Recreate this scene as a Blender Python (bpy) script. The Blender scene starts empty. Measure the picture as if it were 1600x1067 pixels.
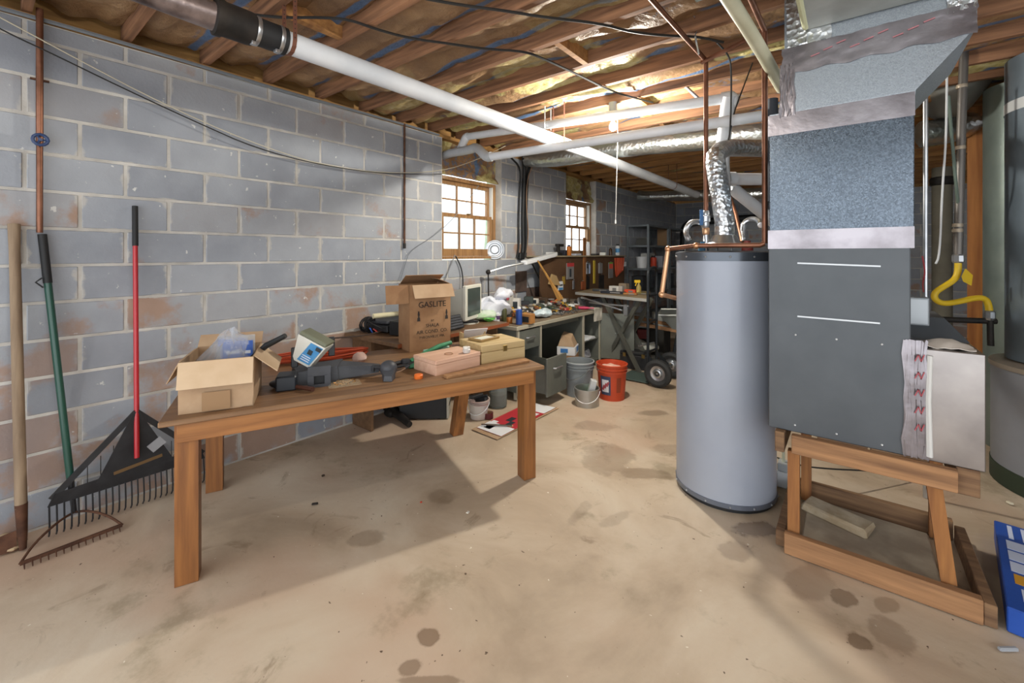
import bpy, bmesh, math, random
from mathutils import Vector, Matrix, noise
random.seed(7)
SC = bpy.context.scene
COL = SC.collection
# ------------------------------------------------------------------ camera
H = 1.485; FPX = 671.0; TH = math.radians(38.3); VH = 397.0
Fw = Vector((-math.sin(TH), math.cos(TH), 0)); Rt = Vector((math.cos(TH), math.sin(TH), 0))
cam = bpy.data.cameras.new('camera'); camo = bpy.data.objects.new('camera', cam); COL.objects.link(camo)
cam.sensor_width = 36; cam.lens = 36*FPX/1600; cam.clip_start = .05
cam.shift_y = -(533.5-VH)/1600
camo.location = (0, 0, H); camo.rotation_euler = (math.pi/2, 0, TH)
SC.camera = camo
# ------------------------------------------------------------------ sky, exposure
w = bpy.data.worlds.new('sky'); SC.world = w; w.use_nodes = True
bg = w.node_tree.nodes['Background']; bg.inputs[0].default_value = (.93, .965, 1, 1); bg.inputs[1].default_value = 1.7
vs = SC.view_settings; vs.view_transform = 'Standard'; vs.look = 'None'; vs.gamma = 1; vs.use_curve_mapping = False
vs.exposure = 0.72
# ------------------------------------------------------------------ pixel to place
def P(u, v, Z):
    q = Fw*Z + Rt*((u-800)/FPX*Z); return Vector((q.x, q.y, H-(v-VH)/FPX*Z))
def G(u, v, z=0.): return P(u, v, (H-z)*FPX/(v-VH))
def WX(u, v, x):
    d = Fw + Rt*((u-800)/FPX); return P(u, v, x/d.x)
def WY(u, v, y):
    d = Fw + Rt*((u-800)/FPX); return P(u, v, y/d.y)
# ------------------------------------------------------------------ materials
def lin(h):
    if isinstance(h, tuple): return h if len(h) == 4 else h+(1,)
    h = h.lstrip('#'); o = []
    for i in (0, 2, 4):
        c = int(h[i:i+2], 16)/255; o.append(c/12.92 if c <= .04045 else ((c+.055)/1.055)**2.4)
    return tuple(o)+(1,)
class NT:
    def __init__(s, name):
        s.m = bpy.data.materials.new(name); s.m.use_nodes = True; s.t = s.m.node_tree
        s.b = s.t.nodes['Principled BSDF']; s.tc = s.t.nodes.new('ShaderNodeTexCoord')
    def n(s, typ, **k):
        x = s.t.nodes.new('ShaderNode'+typ)
        for a, b in k.items(): setattr(x, a, b)
        return x
    def l(s, a, b): s.t.links.new(a, b)
    def set(s, sock, v):
        if hasattr(v, 'is_linked') or isinstance(v, bpy.types.NodeSocket): s.l(v, sock)
        else: sock.default_value = v
    def math(s, op, a, b=0., c=None):
        x = s.n('Math', operation=op); s.set(x.inputs[0], a); s.set(x.inputs[1], b)
        if c is not None: s.set(x.inputs[2], c)
        return x.outputs[0]
    def vec(s, op, a, b):
        x = s.n('VectorMath', operation=op); s.set(x.inputs[0], a); s.set(x.inputs[1], b); return x.outputs[0]
    def noise(s, vec, scale, detail=4, rough=.55, dist=0.):
        x = s.n('TexNoise'); s.l(vec, x.inputs['Vector']); x.inputs['Scale'].default_value = scale
        x.inputs['Detail'].default_value = detail; x.inputs['Roughness'].default_value = rough; x.inputs['Distortion'].default_value = dist
        return x.outputs['Fac']
    def ramp(s, fac, stops):
        x = s.n('ValToRGB'); s.l(fac, x.inputs[0]); e = x.color_ramp.elements
        while len(e) < len(stops): e.new(.5)
        for i, (p, c) in enumerate(stops): e[i].position = p; e[i].color = lin(c)
        return x.outputs[0]
    def step(s, fac, a, b):
        x = s.n('MapRange'); x.interpolation_type = 'SMOOTHSTEP'; s.l(fac, x.inputs[0]); x.inputs[1].default_value = a; x.inputs[2].default_value = b; return x.outputs[0]
    def mix(s, f, a, b, mode='MIX'):
        x = s.n('Mix', data_type='RGBA', blend_type=mode); s.set(x.inputs[0], f)
        s.set(x.inputs[6], lin(a) if isinstance(a, (str, tuple)) else a); s.set(x.inputs[7], lin(b) if isinstance(b, (str, tuple)) else b); return x.outputs[2]
    def bump(s, h, st, d=.01):
        x = s.n('Bump'); x.inputs['Strength'].default_value = st; x.inputs['Distance'].default_value = d; s.l(h, x.inputs['Height']); s.l(x.outputs[0], s.b.inputs['Normal'])
    def rnd(s): return s.n('ObjectInfo').outputs['Random']
    def mapped(s, scale=(1, 1, 1), rand=True, coord='Object'):
        v = s.tc.outputs[coord]
        if rand: v = s.vec('ADD', v, s.math('MULTIPLY', s.rnd(), 13.))
        x = s.n('Mapping'); s.l(v, x.inputs[0]); x.inputs['Scale'].default_value = scale; return x.outputs[0]
MC = {}
def mat(name, c, rough=.6, metal=0., c2=None, scale=9., stretch=(1, 1, 1), bump=0., bs=None, trans=0., alpha=1., spec=.5, lo=.35, hi=.65, coat=0., ior=1.45, sheen=0.):
    if name in MC: return MC[name]
    s = NT(name); b = s.b
    b.inputs['Roughness'].default_value = rough; b.inputs['Metallic'].default_value = metal
    b.inputs['Transmission Weight'].default_value = trans; b.inputs['Alpha'].default_value = alpha; b.inputs['Specular IOR Level'].default_value = spec
    b.inputs['Coat Weight'].default_value = coat; b.inputs['IOR'].default_value = ior
    if c2 is None and not bump: b.inputs['Base Color'].default_value = lin(c)
    else:
        v = s.mapped(stretch); f = s.noise(v, scale, 5)
        s.l(s.ramp(f, [(lo, c), (hi, c2 or c)]), b.inputs['Base Color'])
        if bump: s.bump(f if bs is None else s.noise(v, bs, 4), bump)
    MC[name] = s.m; return s.m
def wood(name, c, c2, axis=0, scale=3., rough=.55, bump=.15, coat=0.):
    st = [14., 14., 14.]; st[axis] = .9
    return mat(name, c, rough, 0, c2, scale, tuple(st), bump, lo=.3, hi=.7, coat=coat)
def emit(name, c, st):
    s = NT(name); s.b.inputs['Base Color'].default_value = lin(c); s.b.inputs['Emission Color'].default_value = lin(c); s.b.inputs['Emission Strength'].default_value = st; return s.m

def m_block():
    s = NT('concrete_block'); o = s.tc.outputs['Object']
    geo = s.n('NewGeometry').outputs['Position']; r = s.rnd()
    base = s.ramp(r, [(0, '#7a7f87'), (.35, '#888d95'), (.7, '#94989d'), (1, '#8d8b8b')])
    f = s.noise(geo, 6., 6); base = s.mix(s.math('MULTIPLY', f, .55), base, '#b4b8bf')
    # clay dirt: more of it low on the wall, with its own ragged shape on some blocks
    z = s.n('SeparateXYZ'); s.l(geo, z.inputs[0])
    low = s.n('MapRange'); s.l(z.outputs[2], low.inputs[0]); low.inputs[1].default_value = 2.0; low.inputs[2].default_value = .0; low.inputs[3].default_value = -.05; low.inputs[4].default_value = .18
    n2 = s.noise(geo, 2.3, 6, .6); rr = s.math('MULTIPLY', s.math('SUBTRACT', r, .5), .22)
    k = s.step(s.math('ADD', s.math('ADD', n2, low.outputs[0]), rr), .585, .70)
    base = s.mix(s.math('MULTIPLY', k, .8), base, s.mix(s.noise(geo, 4., 3), '#8d6a4e', '#b0907a'))
    gen = s.n('SeparateXYZ'); s.l(s.tc.outputs['Generated'], gen.inputs[0])
    ey = s.math('ABSOLUTE', s.math('SUBTRACT', gen.outputs[1], .5)); ez = s.math('ABSOLUTE', s.math('SUBTRACT', gen.outputs[2], .5))
    edge = s.math('MAXIMUM', ey, s.math('MULTIPLY', ez, .97)); sm = s.step(s.math('ADD', edge, s.math('MULTIPLY', s.math('SUBTRACT', s.noise(geo, 7., 5, .6), .5), .34)), .475, .52)
    base = s.mix(s.math('MULTIPLY', sm, .75), base, '#bab6af')
    n3 = s.step(s.noise(geo, 21., 3), .70, .74); base = s.mix(n3, base, '#c9c9c6')
    base = s.mix(s.step(s.noise(geo, 1.1, 3), .5, .72), base, s.mix(.45, base, '#6d7078'))
    s.l(base, s.b.inputs['Base Color']); s.b.inputs['Roughness'].default_value = .85
    s.bump(s.noise(geo, 60., 5), .35, .004); return s.m
def m_mortar():
    s = NT('mortar'); geo = s.n('NewGeometry').outputs['Position']
    c = s.ramp(s.noise(geo, 5., 5), [(.35, '#a8a49d'), (.65, '#c6c3bd')]); s.l(c, s.b.inputs['Base Color']); s.b.inputs['Roughness'].default_value = .95
    s.bump(s.noise(geo, 45., 4), .5, .006); return s.m
def m_floor(blobs):
    s = NT('stained_concrete'); geo = s.n('NewGeometry').outputs['Position']
    c = s.ramp(s.noise(geo, 1.1, 7, .6, .6), [(.3, '#9c8a74'), (.45, '#b7a48d'), (.55, '#c4b39d'), (.7, '#cfc2ae')])
    c = s.mix(s.math('MULTIPLY', s.step(s.noise(geo, .75, 3), .5, .66), .55), c, '#b99a83')
    c = s.mix(s.math('MULTIPLY', s.step(s.noise(s.vec('ADD', geo, (5, 3, 0)), 1.6, 8, .65), .56, .68), .6), c, '#8a7c62')
    c = s.mix(s.math('MULTIPLY', s.step(s.noise(s.vec('ADD', geo, (9, 1, 0)), 3.2, 8, .7, 1.), .58, .7), .55), c, '#7d6a52')
    c = s.mix(s.step(s.noise(geo, 38., 2), .735, .76), c, '#5d4b3a')
    c = s.mix(s.step(s.noise(s.vec('ADD', geo, (3, 3, 0)), 30., 2), .75, .77), c, '#e2dccd')
    wob = s.math('MULTIPLY', s.math('SUBTRACT', s.noise(geo, 5., 6, .65), .5), 2.2); wet = None
    for (x, y, rx, ry, a, st) in blobs:
        mp = s.n('Mapping', vector_type='TEXTURE'); s.l(geo, mp.inputs[0]); mp.inputs['Location'].default_value = (x, y, 0); mp.inputs['Rotation'].default_value = (0, 0, a); mp.inputs['Scale'].default_value = (rx, ry, 1e3)
        ln = s.n('VectorMath', operation='LENGTH'); s.l(mp.outputs[0], ln.inputs[0])
        k = s.math('MULTIPLY', s.step(s.math('ADD', ln.outputs['Value'], wob), 1.1, .75), st)
        wet = k if wet is None else s.math('MAXIMUM', wet, k)
    c = s.mix(wet, c, s.mix(.6, c, '#5b4530'))
    s.l(c, s.b.inputs['Base Color'])
    rg = s.n('MapRange'); s.l(wet, rg.inputs[0]); rg.inputs[3].default_value = .62; rg.inputs[4].default_value = .16; s.l(rg.outputs[0], s.b.inputs['Roughness'])
    s.bump(s.noise(geo, 9., 8, .6), .12, .02); return s.m
def m_kraft():
    s = NT('kraft_facing'); r = s.rnd(); geo = s.n('NewGeometry').outputs['Position']
    v = s.vec('ADD', geo, s.math('MULTIPLY', r, 7.))
    c = s.ramp(s.noise(v, 2.5, 6, .6), [(.3, '#6b5038'), (.5, '#8d6e4e'), (.7, '#a98a66')])
    xs = s.n('SeparateXYZ'); s.l(s.tc.outputs['Object'], xs.inputs[0])
    st = s.math('MULTIPLY', s.step(xs.outputs[1], .10, .115), s.step(xs.outputs[1], .165, .15))
    st = s.math('MULTIPLY', st, s.step(s.noise(v, 1.3, 2), .40, .46))
    c = s.mix(s.math('MULTIPLY', st, .8), c, '#3f6f9c')
    pr = s.math('MULTIPLY', s.step(s.noise(v, 1.1, 2), .60, .66), s.step(s.noise(v, 26., 1), .52, .56))
    c = s.mix(s.math('MULTIPLY', pr, .6), c, '#4a6d94')
    xg = s.n('SeparateXYZ'); s.l(geo, xg.inputs[0])
    torn = s.math('MULTIPLY', s.step(s.noise(v, 1.7, 4), .52, .56), s.step(xg.outputs[1], 1.6, 3.2))
    fib = s.ramp(s.noise(v, 22., 5), [(.3, '#a89a52'), (.7, '#cfc79a')])
    c = s.mix(torn, c, fib)
    s.l(c, s.b.inputs['Base Color']); s.b.inputs['Roughness'].default_value = .5
    s.bump(s.noise(v, 14., 5, .6), .5, .03); return s.m
def m_foil(name, c='#c4c8cc', rough=.28, scale=38., st=.7):
    s = NT(name); v = s.mapped((1, 1, 1)); s.b.inputs['Metallic'].default_value = .95; s.b.inputs['Roughness'].default_value = rough
    s.l(s.ramp(s.noise(v, 3., 4), [(.3, c), (.7, '#e4e6e8')]), s.b.inputs['Base Color'])
    x = s.n('TexVoronoi'); s.l(v, x.inputs['Vector']); x.inputs['Scale'].default_value = scale
    s.bump(s.math('ADD', x.outputs['Distance'], s.noise(v, scale*.6, 4)), st*.7, .008); return s.m
def m_galv(name, ca, cb, scale=90., rough=.38):
    s = NT(name); v = s.mapped((1, 1, .8)); s.b.inputs['Metallic'].default_value = .8
    x = s.n('TexVoronoi'); s.l(v, x.inputs['Vector']); x.inputs['Scale'].default_value = scale
    sp = s.n('SeparateColor'); s.l(x.outputs['Color'], sp.inputs[0])
    c = s.mix(sp.outputs[0], ca, cb); c = s.mix(s.math('MULTIPLY', s.noise(v, 2., 4), .25), c, '#8c95a0'); s.l(c, s.b.inputs['Base Color'])
    rg = s.n('MapRange'); s.l(sp.outputs[1], rg.inputs[0]); rg.inputs[3].default_value = rough-.12; rg.inputs[4].default_value = rough+.12; s.l(rg.outputs[0], s.b.inputs['Roughness']); s.bump(s.math('ADD', sp.outputs[2], s.noise(v, 9., 3)), .13, .004); return s.m
def m_jumble(name, cols, scale):
    s = NT(name); x = s.n('TexVoronoi'); s.l(s.tc.outputs['Object'], x.inputs['Vector']); x.inputs['Scale'].default_value = scale
    sp = s.n('SeparateColor'); s.l(x.outputs['Color'], sp.inputs[0]); r = s.n('ValToRGB'); r.color_ramp.interpolation = 'CONSTANT'; s.l(sp.outputs[0], r.inputs[0]); e = r.color_ramp.elements
    while len(e) < len(cols): e.new(.5)
    for i, c in enumerate(cols): e[i].position = i/len(cols); e[i].color = lin(c)
    s.l(r.outputs[0], s.b.inputs['Base Color']); s.b.inputs['Roughness'].default_value = .5; return s.m
# ------------------------------------------------------------------ mesh building (all in world coordinates)
WM = {}
def wm(o): return WM.get(o.name, Matrix.Identity(4))
class B:
    def __init__(s): s.b = bmesh.new()
    def box(s, c, d, rz=0., rx=0., ry=0., bev=0., M=None):
        m = Matrix.Translation(Vector(c)) @ Matrix.Rotation(rz, 4, 'Z') @ Matrix.Rotation(ry, 4, 'Y') @ Matrix.Rotation(rx, 4, 'X') @ Matrix.Diagonal((d[0], d[1], d[2], 1))
        if M is not None: m = M @ m
        r = bmesh.ops.create_cube(s.b, size=1, matrix=m)
        if bev:
            e = list({e for v in r['verts'] for e in v.link_edges})
            bmesh.ops.bevel(s.b, geom=e, offset=bev, segments=1, affect='EDGES')
        return s
    def bb(s, x0, x1, y0, y1, z0, z1, bev=0.): return s.box(((x0+x1)/2, (y0+y1)/2, (z0+z1)/2), (abs(x1-x0), abs(y1-y0), abs(z1-z0)), bev=bev)
    def beam(s, p, q, wd, ht, roll=0., bev=0.):
        p = Vector(p); q = Vector(q); d = q-p; L = d.length
        m = Matrix.Translation((p+q)/2) @ d.to_track_quat('X', 'Z').to_matrix().to_4x4() @ Matrix.Rotation(roll, 4, 'X')
        return s.box((0, 0, 0), (L, wd, ht), bev=bev, M=m)
    def tube(s, pts, r, n=10, closed=False, r2=None, sm=0, cap=True):
        pts = [Vector(p) for p in pts]
        for _ in range(sm):
            q = []
            N = len(pts)
            for i in range(N if closed else N-1):
                a, b = pts[i], pts[(i+1) % N]; q += [a*.75+b*.25, a*.25+b*.75]
            if not closed: q = [pts[0]]+q[1:-1]+[pts[-1]]
            pts = q
        N = len(pts); rings = []; up = None
        for i, p in enumerate(pts):
            if closed: t = pts[(i+1) % N]-pts[i-1]
            else: t = pts[min(i+1, N-1)]-pts[max(i-1, 0)]
            if t.length < 1e-7: t = Vector((0, 0, 1))
            t.normalize()
            if up is None:
                up = t.orthogonal().normalized()
            up = (up-t*up.dot(t))
            if up.length < 1e-5: up = t.orthogonal()
            up.normalize(); sd = t.cross(up)
            k = i/max(N-1, 1); rr = (r[i] if isinstance(r, (list, tuple)) and len(r) == N else (r if r2 is None else r+(r2-r)*k))
            rings.append([s.b.verts.new(p+up*(math.cos(2*math.pi*j/n)*rr)+sd*(math.sin(2*math.pi*j/n)*rr)) for j in range(n)])
        for i in range(N if closed else N-1):
            A = rings[i]; C = rings[(i+1) % N]
            for j in range(n): s.b.faces.new((A[j], A[(j+1) % n], C[(j+1) % n], C[j]))
        if not closed and cap: s.b.faces.new(rings[0][::-1]); s.b.faces.new(rings[-1])
        return s
    def cyl(s, p, q, r, r2=None, n=16): return s.tube([p, q], r, n, r2=r2)
    def lathe(s, prof, c=(0, 0, 0), n=24, M=None, sx=1., sy=1., cap=True):
        c = Vector(c); rings = []
        for (r, z) in prof:
            ring = []
            for j in range(n):
                a = 2*math.pi*j/n; p = Vector((r*math.cos(a)*sx, r*math.sin(a)*sy, z))
                ring.append(s.b.verts.new((M @ p if M is not None else p)+c))
            rings.append(ring)
        for i in range(len(prof)-1):
            for j in range(n): s.b.faces.new((rings[i][j], rings[i][(j+1) % n], rings[i+1][(j+1) % n], rings[i+1][j]))
        if prof[0] == prof[-1]: cap = False
        if cap and prof[0][0] > 1e-6: s.b.faces.new(rings[0][::-1])
        if cap and prof[-1][0] > 1e-6: s.b.faces.new(rings[-1])
        return s
    def ball(s, c, r, n=12, sx=1., sy=1., sz=1., M=None):
        k = max(6, n//2+1); return s.lathe([(max(1e-5, math.sin(math.pi*i/k))*r, -math.cos(math.pi*i/k)*r*sz) for i in range(k+1)], c, n, M, sx, sy)
    def prism(s, pts, d):
        """pts: world polygon, d: extrusion vector"""
        d = Vector(d); a = [s.b.verts.new(Vector(p)) for p in pts]; c = [s.b.verts.new(Vector(p)+d) for p in pts]; n = len(pts)
        s.b.faces.new(a[::-1]); s.b.faces.new(c)
        for i in range(n): s.b.faces.new((a[i], a[(i+1) % n], c[(i+1) % n], c[i]))
        return s
    def hexa(s, bot, top):
        a = [s.b.verts.new(Vector(p)) for p in bot]; c = [s.b.verts.new(Vector(p)) for p in top]; n = len(a)
        s.b.faces.new(a[::-1]); s.b.faces.new(c)
        for i in range(n): s.b.faces.new((a[i], a[(i+1) % n], c[(i+1) % n], c[i]))
        return s
    def grid(s, fn, nu, nv, th=0., dirn=(0, 0, -1)):
        V = [[s.b.verts.new(Vector(fn(i/nu, j/nv))) for j in range(nv+1)] for i in range(nu+1)]
        for i in range(nu):
            for j in range(nv): s.b.faces.new((V[i][j], V[i+1][j], V[i+1][j+1], V[i][j+1]))
        if th:
            d = Vector(dirn)*th
            W = [[s.b.verts.new(v.co+d) for v in row] for row in V]
            for i in range(nu):
                for j in range(nv): s.b.faces.new((W[i][j+1], W[i+1][j+1], W[i+1][j], W[i][j]))
            for i in range(nu):
                s.b.faces.new((V[i][0], W[i][0], W[i+1][0], V[i+1][0])); s.b.faces.new((V[i+1][nv], W[i+1][nv], W[i][nv], V[i][nv]))
            for j in range(nv):
                s.b.faces.new((V[0][j+1], W[0][j+1], W[0][j], V[0][j])); s.b.faces.new((V[nu][j], W[nu][j], W[nu][j+1], V[nu][j+1]))
        return s
    def lump(s, amt, sc, seed=0):
        for v in s.b.verts:
            q = v.co*sc+Vector((seed, seed*2, 0)); v.co += Vector((noise.noise(q), noise.noise(q+Vector((7, 0, 0))), noise.noise(q+Vector((0, 9, 0)))))*amt
        return s
    def text(s, txt, size, M, ext=.0006, align='CENTER'):
        cu = bpy.data.curves.new('t', 'FONT'); cu.body = txt; cu.size = size; cu.extrude = ext; cu.align_x = align; cu.resolution_u = 2
        o = bpy.data.objects.new('t', cu); COL.objects.link(o); me = bpy.data.meshes.new_from_object(o.evaluated_get(bpy.context.evaluated_depsgraph_get()))
        me.transform(M); s.b.from_mesh(me); bpy.data.objects.remove(o); bpy.data.meshes.remove(me); bpy.data.curves.remove(cu); return s
    def to(s, name, mt, parent=None, smooth=False, kind=None, label=None):
        me = bpy.data.meshes.new(name); bmesh.ops.recalc_face_normals(s.b, faces=s.b.faces[:])
        o = bpy.data.objects.new(name, me); COL.objects.link(o)
        if parent is None:
            vs_ = [v.co for v in s.b.verts]; lo = [min(v[i] for v in vs_) for i in range(3)]; hi = [max(v[i] for v in vs_) for i in range(3)]
            L = Matrix.Translation(((lo[0]+hi[0])/2, (lo[1]+hi[1])/2, lo[2])); o.location = L.translation; WM[o.name] = L
            s.b.transform(L.inverted())
        else:
            o.parent = parent; s.b.transform(wm(parent).inverted()); WM[o.name] = wm(parent)
        s.b.to_mesh(me); s.b.free()
        if mt: me.materials.append(mt)
        if smooth:
            for p in me.polygons: p.use_smooth = True
            try: me.set_sharp_from_angle(angle=math.radians(38))
            except Exception: pass
        if kind: o['kind'] = kind
        if label: o['label'] = label
        return o
def tag(o, label, cat, group=None):
    o['label'] = label; o['category'] = cat
    if group: o['group'] = group
    return o
def T(name, label, cat, loc, rz=0., group=None):
    o = bpy.data.objects.new(name, None); COL.objects.link(o); o.empty_display_size = .1
    o.location = loc; o.rotation_euler = (0, 0, rz); WM[o.name] = Matrix.Translation(Vector(loc)) @ Matrix.Rotation(rz, 4, 'Z')
    return tag(o, label, cat, group)
def LM(o): return wm(o).copy()
def frame(p, x, y=None):
    """matrix with origin p, local X along x, Z = x cross y"""
    x = Vector(x).normalized(); y = Vector(y); y = (y-x*y.dot(x)).normalized(); z = x.cross(y)
    m = Matrix((x, y, z)).transposed().to_4x4(); m.translation = Vector(p); return m
V = Vector
# ================================================================== the setting
XW = -3.45; YB = 11.0; XR = 4.6; Y0 = -1.6; ZJ = 2.78; ch = .2032; bl = .4064
def struct(o): o['kind'] = 'structure'; return o
blobs = []
for (u, v, ru, rv, a, st) in [(668, 993, 17, 13, 0, .9), (640, 1042, 17, 14, 0, .8), (672, 1062, 52, 34, 0, .75), (1318, 932, 24, 10, .6, .9), (1385, 945, 22, 8, .5, .6), (1342, 1000, 21, 13, .2, .95), (1395, 990, 40, 20, .5, .55), (1265, 905, 55, 20, .6, .45), (1190, 826, 40, 12, .1, .9), (1150, 860, 30, 14, .3, .5), (950, 715, 45, 26, .2, .5), (1005, 738, 42, 9, -.1, .6), (1020, 645, 22, 5, .2, .6), (575, 840, 30, 12, .2, .55), (690, 775, 25, 12, 0, .4), (930, 665, 30, 10, .2, .45), (1070, 700, 50, 10, .2, .45), (905, 800, 10, 22, -.6, .35), (960, 810, 40, 8, .6, .35)]:
    p = G(u, v); q = G(u+ru, v); r = G(u, v+rv if v+rv < 1060 else 1066)
    blobs.append((p.x, p.y, (q-p).length, max((r-p).length, .02), TH+a, st))
M_FLOOR = m_floor(blobs); M_BLOCK = m_block(); M_MORT = m_mortar(); M_KRAFT = m_kraft()
M_FOIL = m_foil('aluminium_foil'); M_JOIST = wood('joist_wood', '#5c3f2c', '#9b7051', 0, 2.2, .75)
M_JOIST2 = wood('joist_wood_pale', '#7d5530', '#b3824c', 0, 2.2, .75)
M_SILL = wood('sill_wood', '#8a6338', '#b58a50', 1, 2.5, .7)
def fl(u, v):
    x = XW-.1+u*(XR-XW+.2); y = Y0+v*(YB-Y0+.1); k = noise.noise(V((x*.8, y*.8, 0)))*.006
    return (x, y, k-.004)
struct(B().grid(fl, 80, 100).to('floor', M_FLOOR, smooth=True))
# --- block walls: mortar core, then every block a piece of its own
blk = {}
def block_mesh(wd, ht):
    k = (round(wd, 2), round(ht, 2))
    if k not in blk:
        b = B(); b.box((0, 0, 0), (.19, wd-.016, ht-.016), bev=.004); me = bpy.data.meshes.new('block'); b.b.to_mesh(me); b.b.free(); me.materials.append(M_BLOCK); blk[k] = me
    return blk[k]
def add_block(parent, c, wd, ht, rz):
    o = bpy.data.objects.new('block', block_mesh(wd, ht)); COL.objects.link(o); o.parent = parent
    o.matrix_local = wm(parent).inverted() @ Matrix.Translation(c) @ Matrix.Rotation(rz, 4, 'Z')
OPEN = [(3.16, 4.15, 1.42), (5.72, 6.70, 1.42)]; WT = 13.5*ch
core = B(); ys = [Y0, 3.16, 4.15, 5.72, 6.70, YB+.2]
for i in range(5):
    zt = 1.416 if i in (1, 3) else WT-.002
    core.bb(XW-.185, XW-.004, ys[i], ys[i+1], -.05, zt)
wl = struct(core.to('wall_left', M_MORT)); farb = B()
for r in range(14):
    z0 = r*ch; ht = ch if r < 13 else ch*.5; ph = .185 if r % 2 else .395
    k0 = math.floor((Y0-ph)/bl)-1; y = ph+k0*bl
    while y < YB:
        a, c = max(y, Y0), min(y+bl, YB); y += bl
        if c-a < .03: continue
        seg = [(a, c)]
        for (o0, o1, oz) in OPEN:
            if z0+ht > oz+.02:
                ns = []
                for (p, q) in seg:
                    if q <= o0 or p >= o1: ns.append((p, q)); continue
                    if p < o0: ns.append((p, o0))
                    if q > o1: ns.append((o1, q))
                seg = ns
        for (p, q) in seg:
            if q-p < .03: continue
            cc = V((XW-.095+random.uniform(-.0015, .0025), (p+q)/2, z0+ht/2))
            if -.35 < cc.y < 7.95: add_block(wl, cc, q-p, ht, 0)
            else: farb.box(cc, (.19, q-p-.012, ht-.012))
farb.to('far_blocks', M_BLOCK, wl, kind='stuff')
wb = struct(B().bb(XW-.2, XR+.2, YB+.008, YB+.2, -.05, WT).to('wall_back', M_MORT)); farb = B()
for r in range(14):
    z0 = r*ch; ht = ch if r < 13 else ch*.5; x = XW-(0 if r % 2 else .2)
    while x < XR:
        a, c = max(x, XW), min(x+bl, XR); x += bl
        if c-a < .03: continue
        cc = V(((a+c)/2, YB+.095, z0+ht/2))
        if cc.x < 2.4: add_block(wb, cc, c-a, ht, math.pi/2)
        else: farb.box(cc, (c-a-.012, .19, ht-.012))
farb.to('far_blocks', M_BLOCK, wb, kind='stuff')
struct(B().bb(XR, XR+.2, 1.5, YB+.2, -.05, WT).to('wall_right', M_BLOCK))
struct(B().bb(XW-.185, XW-.02, Y0, YB, WT-.002, ZJ).to('trim_1', M_SILL))
struct(B().bb(XW-.185, XW-.145, Y0, YB, ZJ+.001, ZJ+.238).to('trim_2', M_SILL))
struct(B().bb(XW-.1, XR+.1, YB+.06, YB+.1, WT+.001, ZJ+.238).to('trim_3', M_SILL))
# --- ceiling: subfloor, joists, insulation, blocking
ceil = struct(B().bb(XW-.2, XR+.2, Y0, YB+.2, ZJ+.24, ZJ+.28).to('ceiling', mat('subfloor', '#5a4330', .9)))
jb = B(); jb.box((0, 0, 0), (XR-XW+.15, .038, .238)); jm = bpy.data.meshes.new('joist'); jb.b.to_mesh(jm); jb.b.free(); jm.materials.append(M_JOIST)
jm2 = jm.copy(); jm2.materials.clear(); jm2.materials.append(M_JOIST2)
JY = [.60+.4064*k for k in range(-5, 26)]
for y in JY:
    o = bpy.data.objects.new('joist', jm2 if y > 4.8 else jm); COL.objects.link(o); o.parent = ceil
    o.matrix_local = wm(ceil).inverted() @ Matrix.Translation(((XW+XR)/2, y, ZJ+.119))
for i, y in enumerate(JY[:-1]):
    yc = y+.2032
    if yc > 8.2: continue
    def ins(u, v, s=i):
        x = XW-.05+u*(XR-XW-.4); yy = yc-.183+v*.366
        q = V((x*1.6, yy*4+s*9, s)); z = ZJ+.085+.05*noise.noise(q)+.03*noise.noise(q*2.7)+.02*noise.noise(q*6)-.05*math.sin(math.pi*v)*(.4+noise.noise(V((x*.9, s*3, 0))))
        return (x, yy, max(z, ZJ+.004) if v in (0, 1) else z)
    b = B().grid(ins, 90, 10); o = b.to('insulation_batt', M_KRAFT, ceil, smooth=True)
    me = o.data; off = V((XW/2+XR/2, yc, ZJ)); L = wm(ceil).inverted() @ off
    me.transform(Matrix.Translation(-L)); o.location = L
for (u, v) in [(508, 38), (900, 78), (1000, 150), (1045, 195), (740, 175)]:
    p = G(u, v, ZJ+.05); k = round((p.y-.60-.2032)/.4064); yc = .60+.2032+.4064*k
    B().bb(p.x-.019, p.x+.019, yc-.183, yc+.183, ZJ, ZJ+.22).to('blocking', M_JOIST2, ceil)
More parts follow.
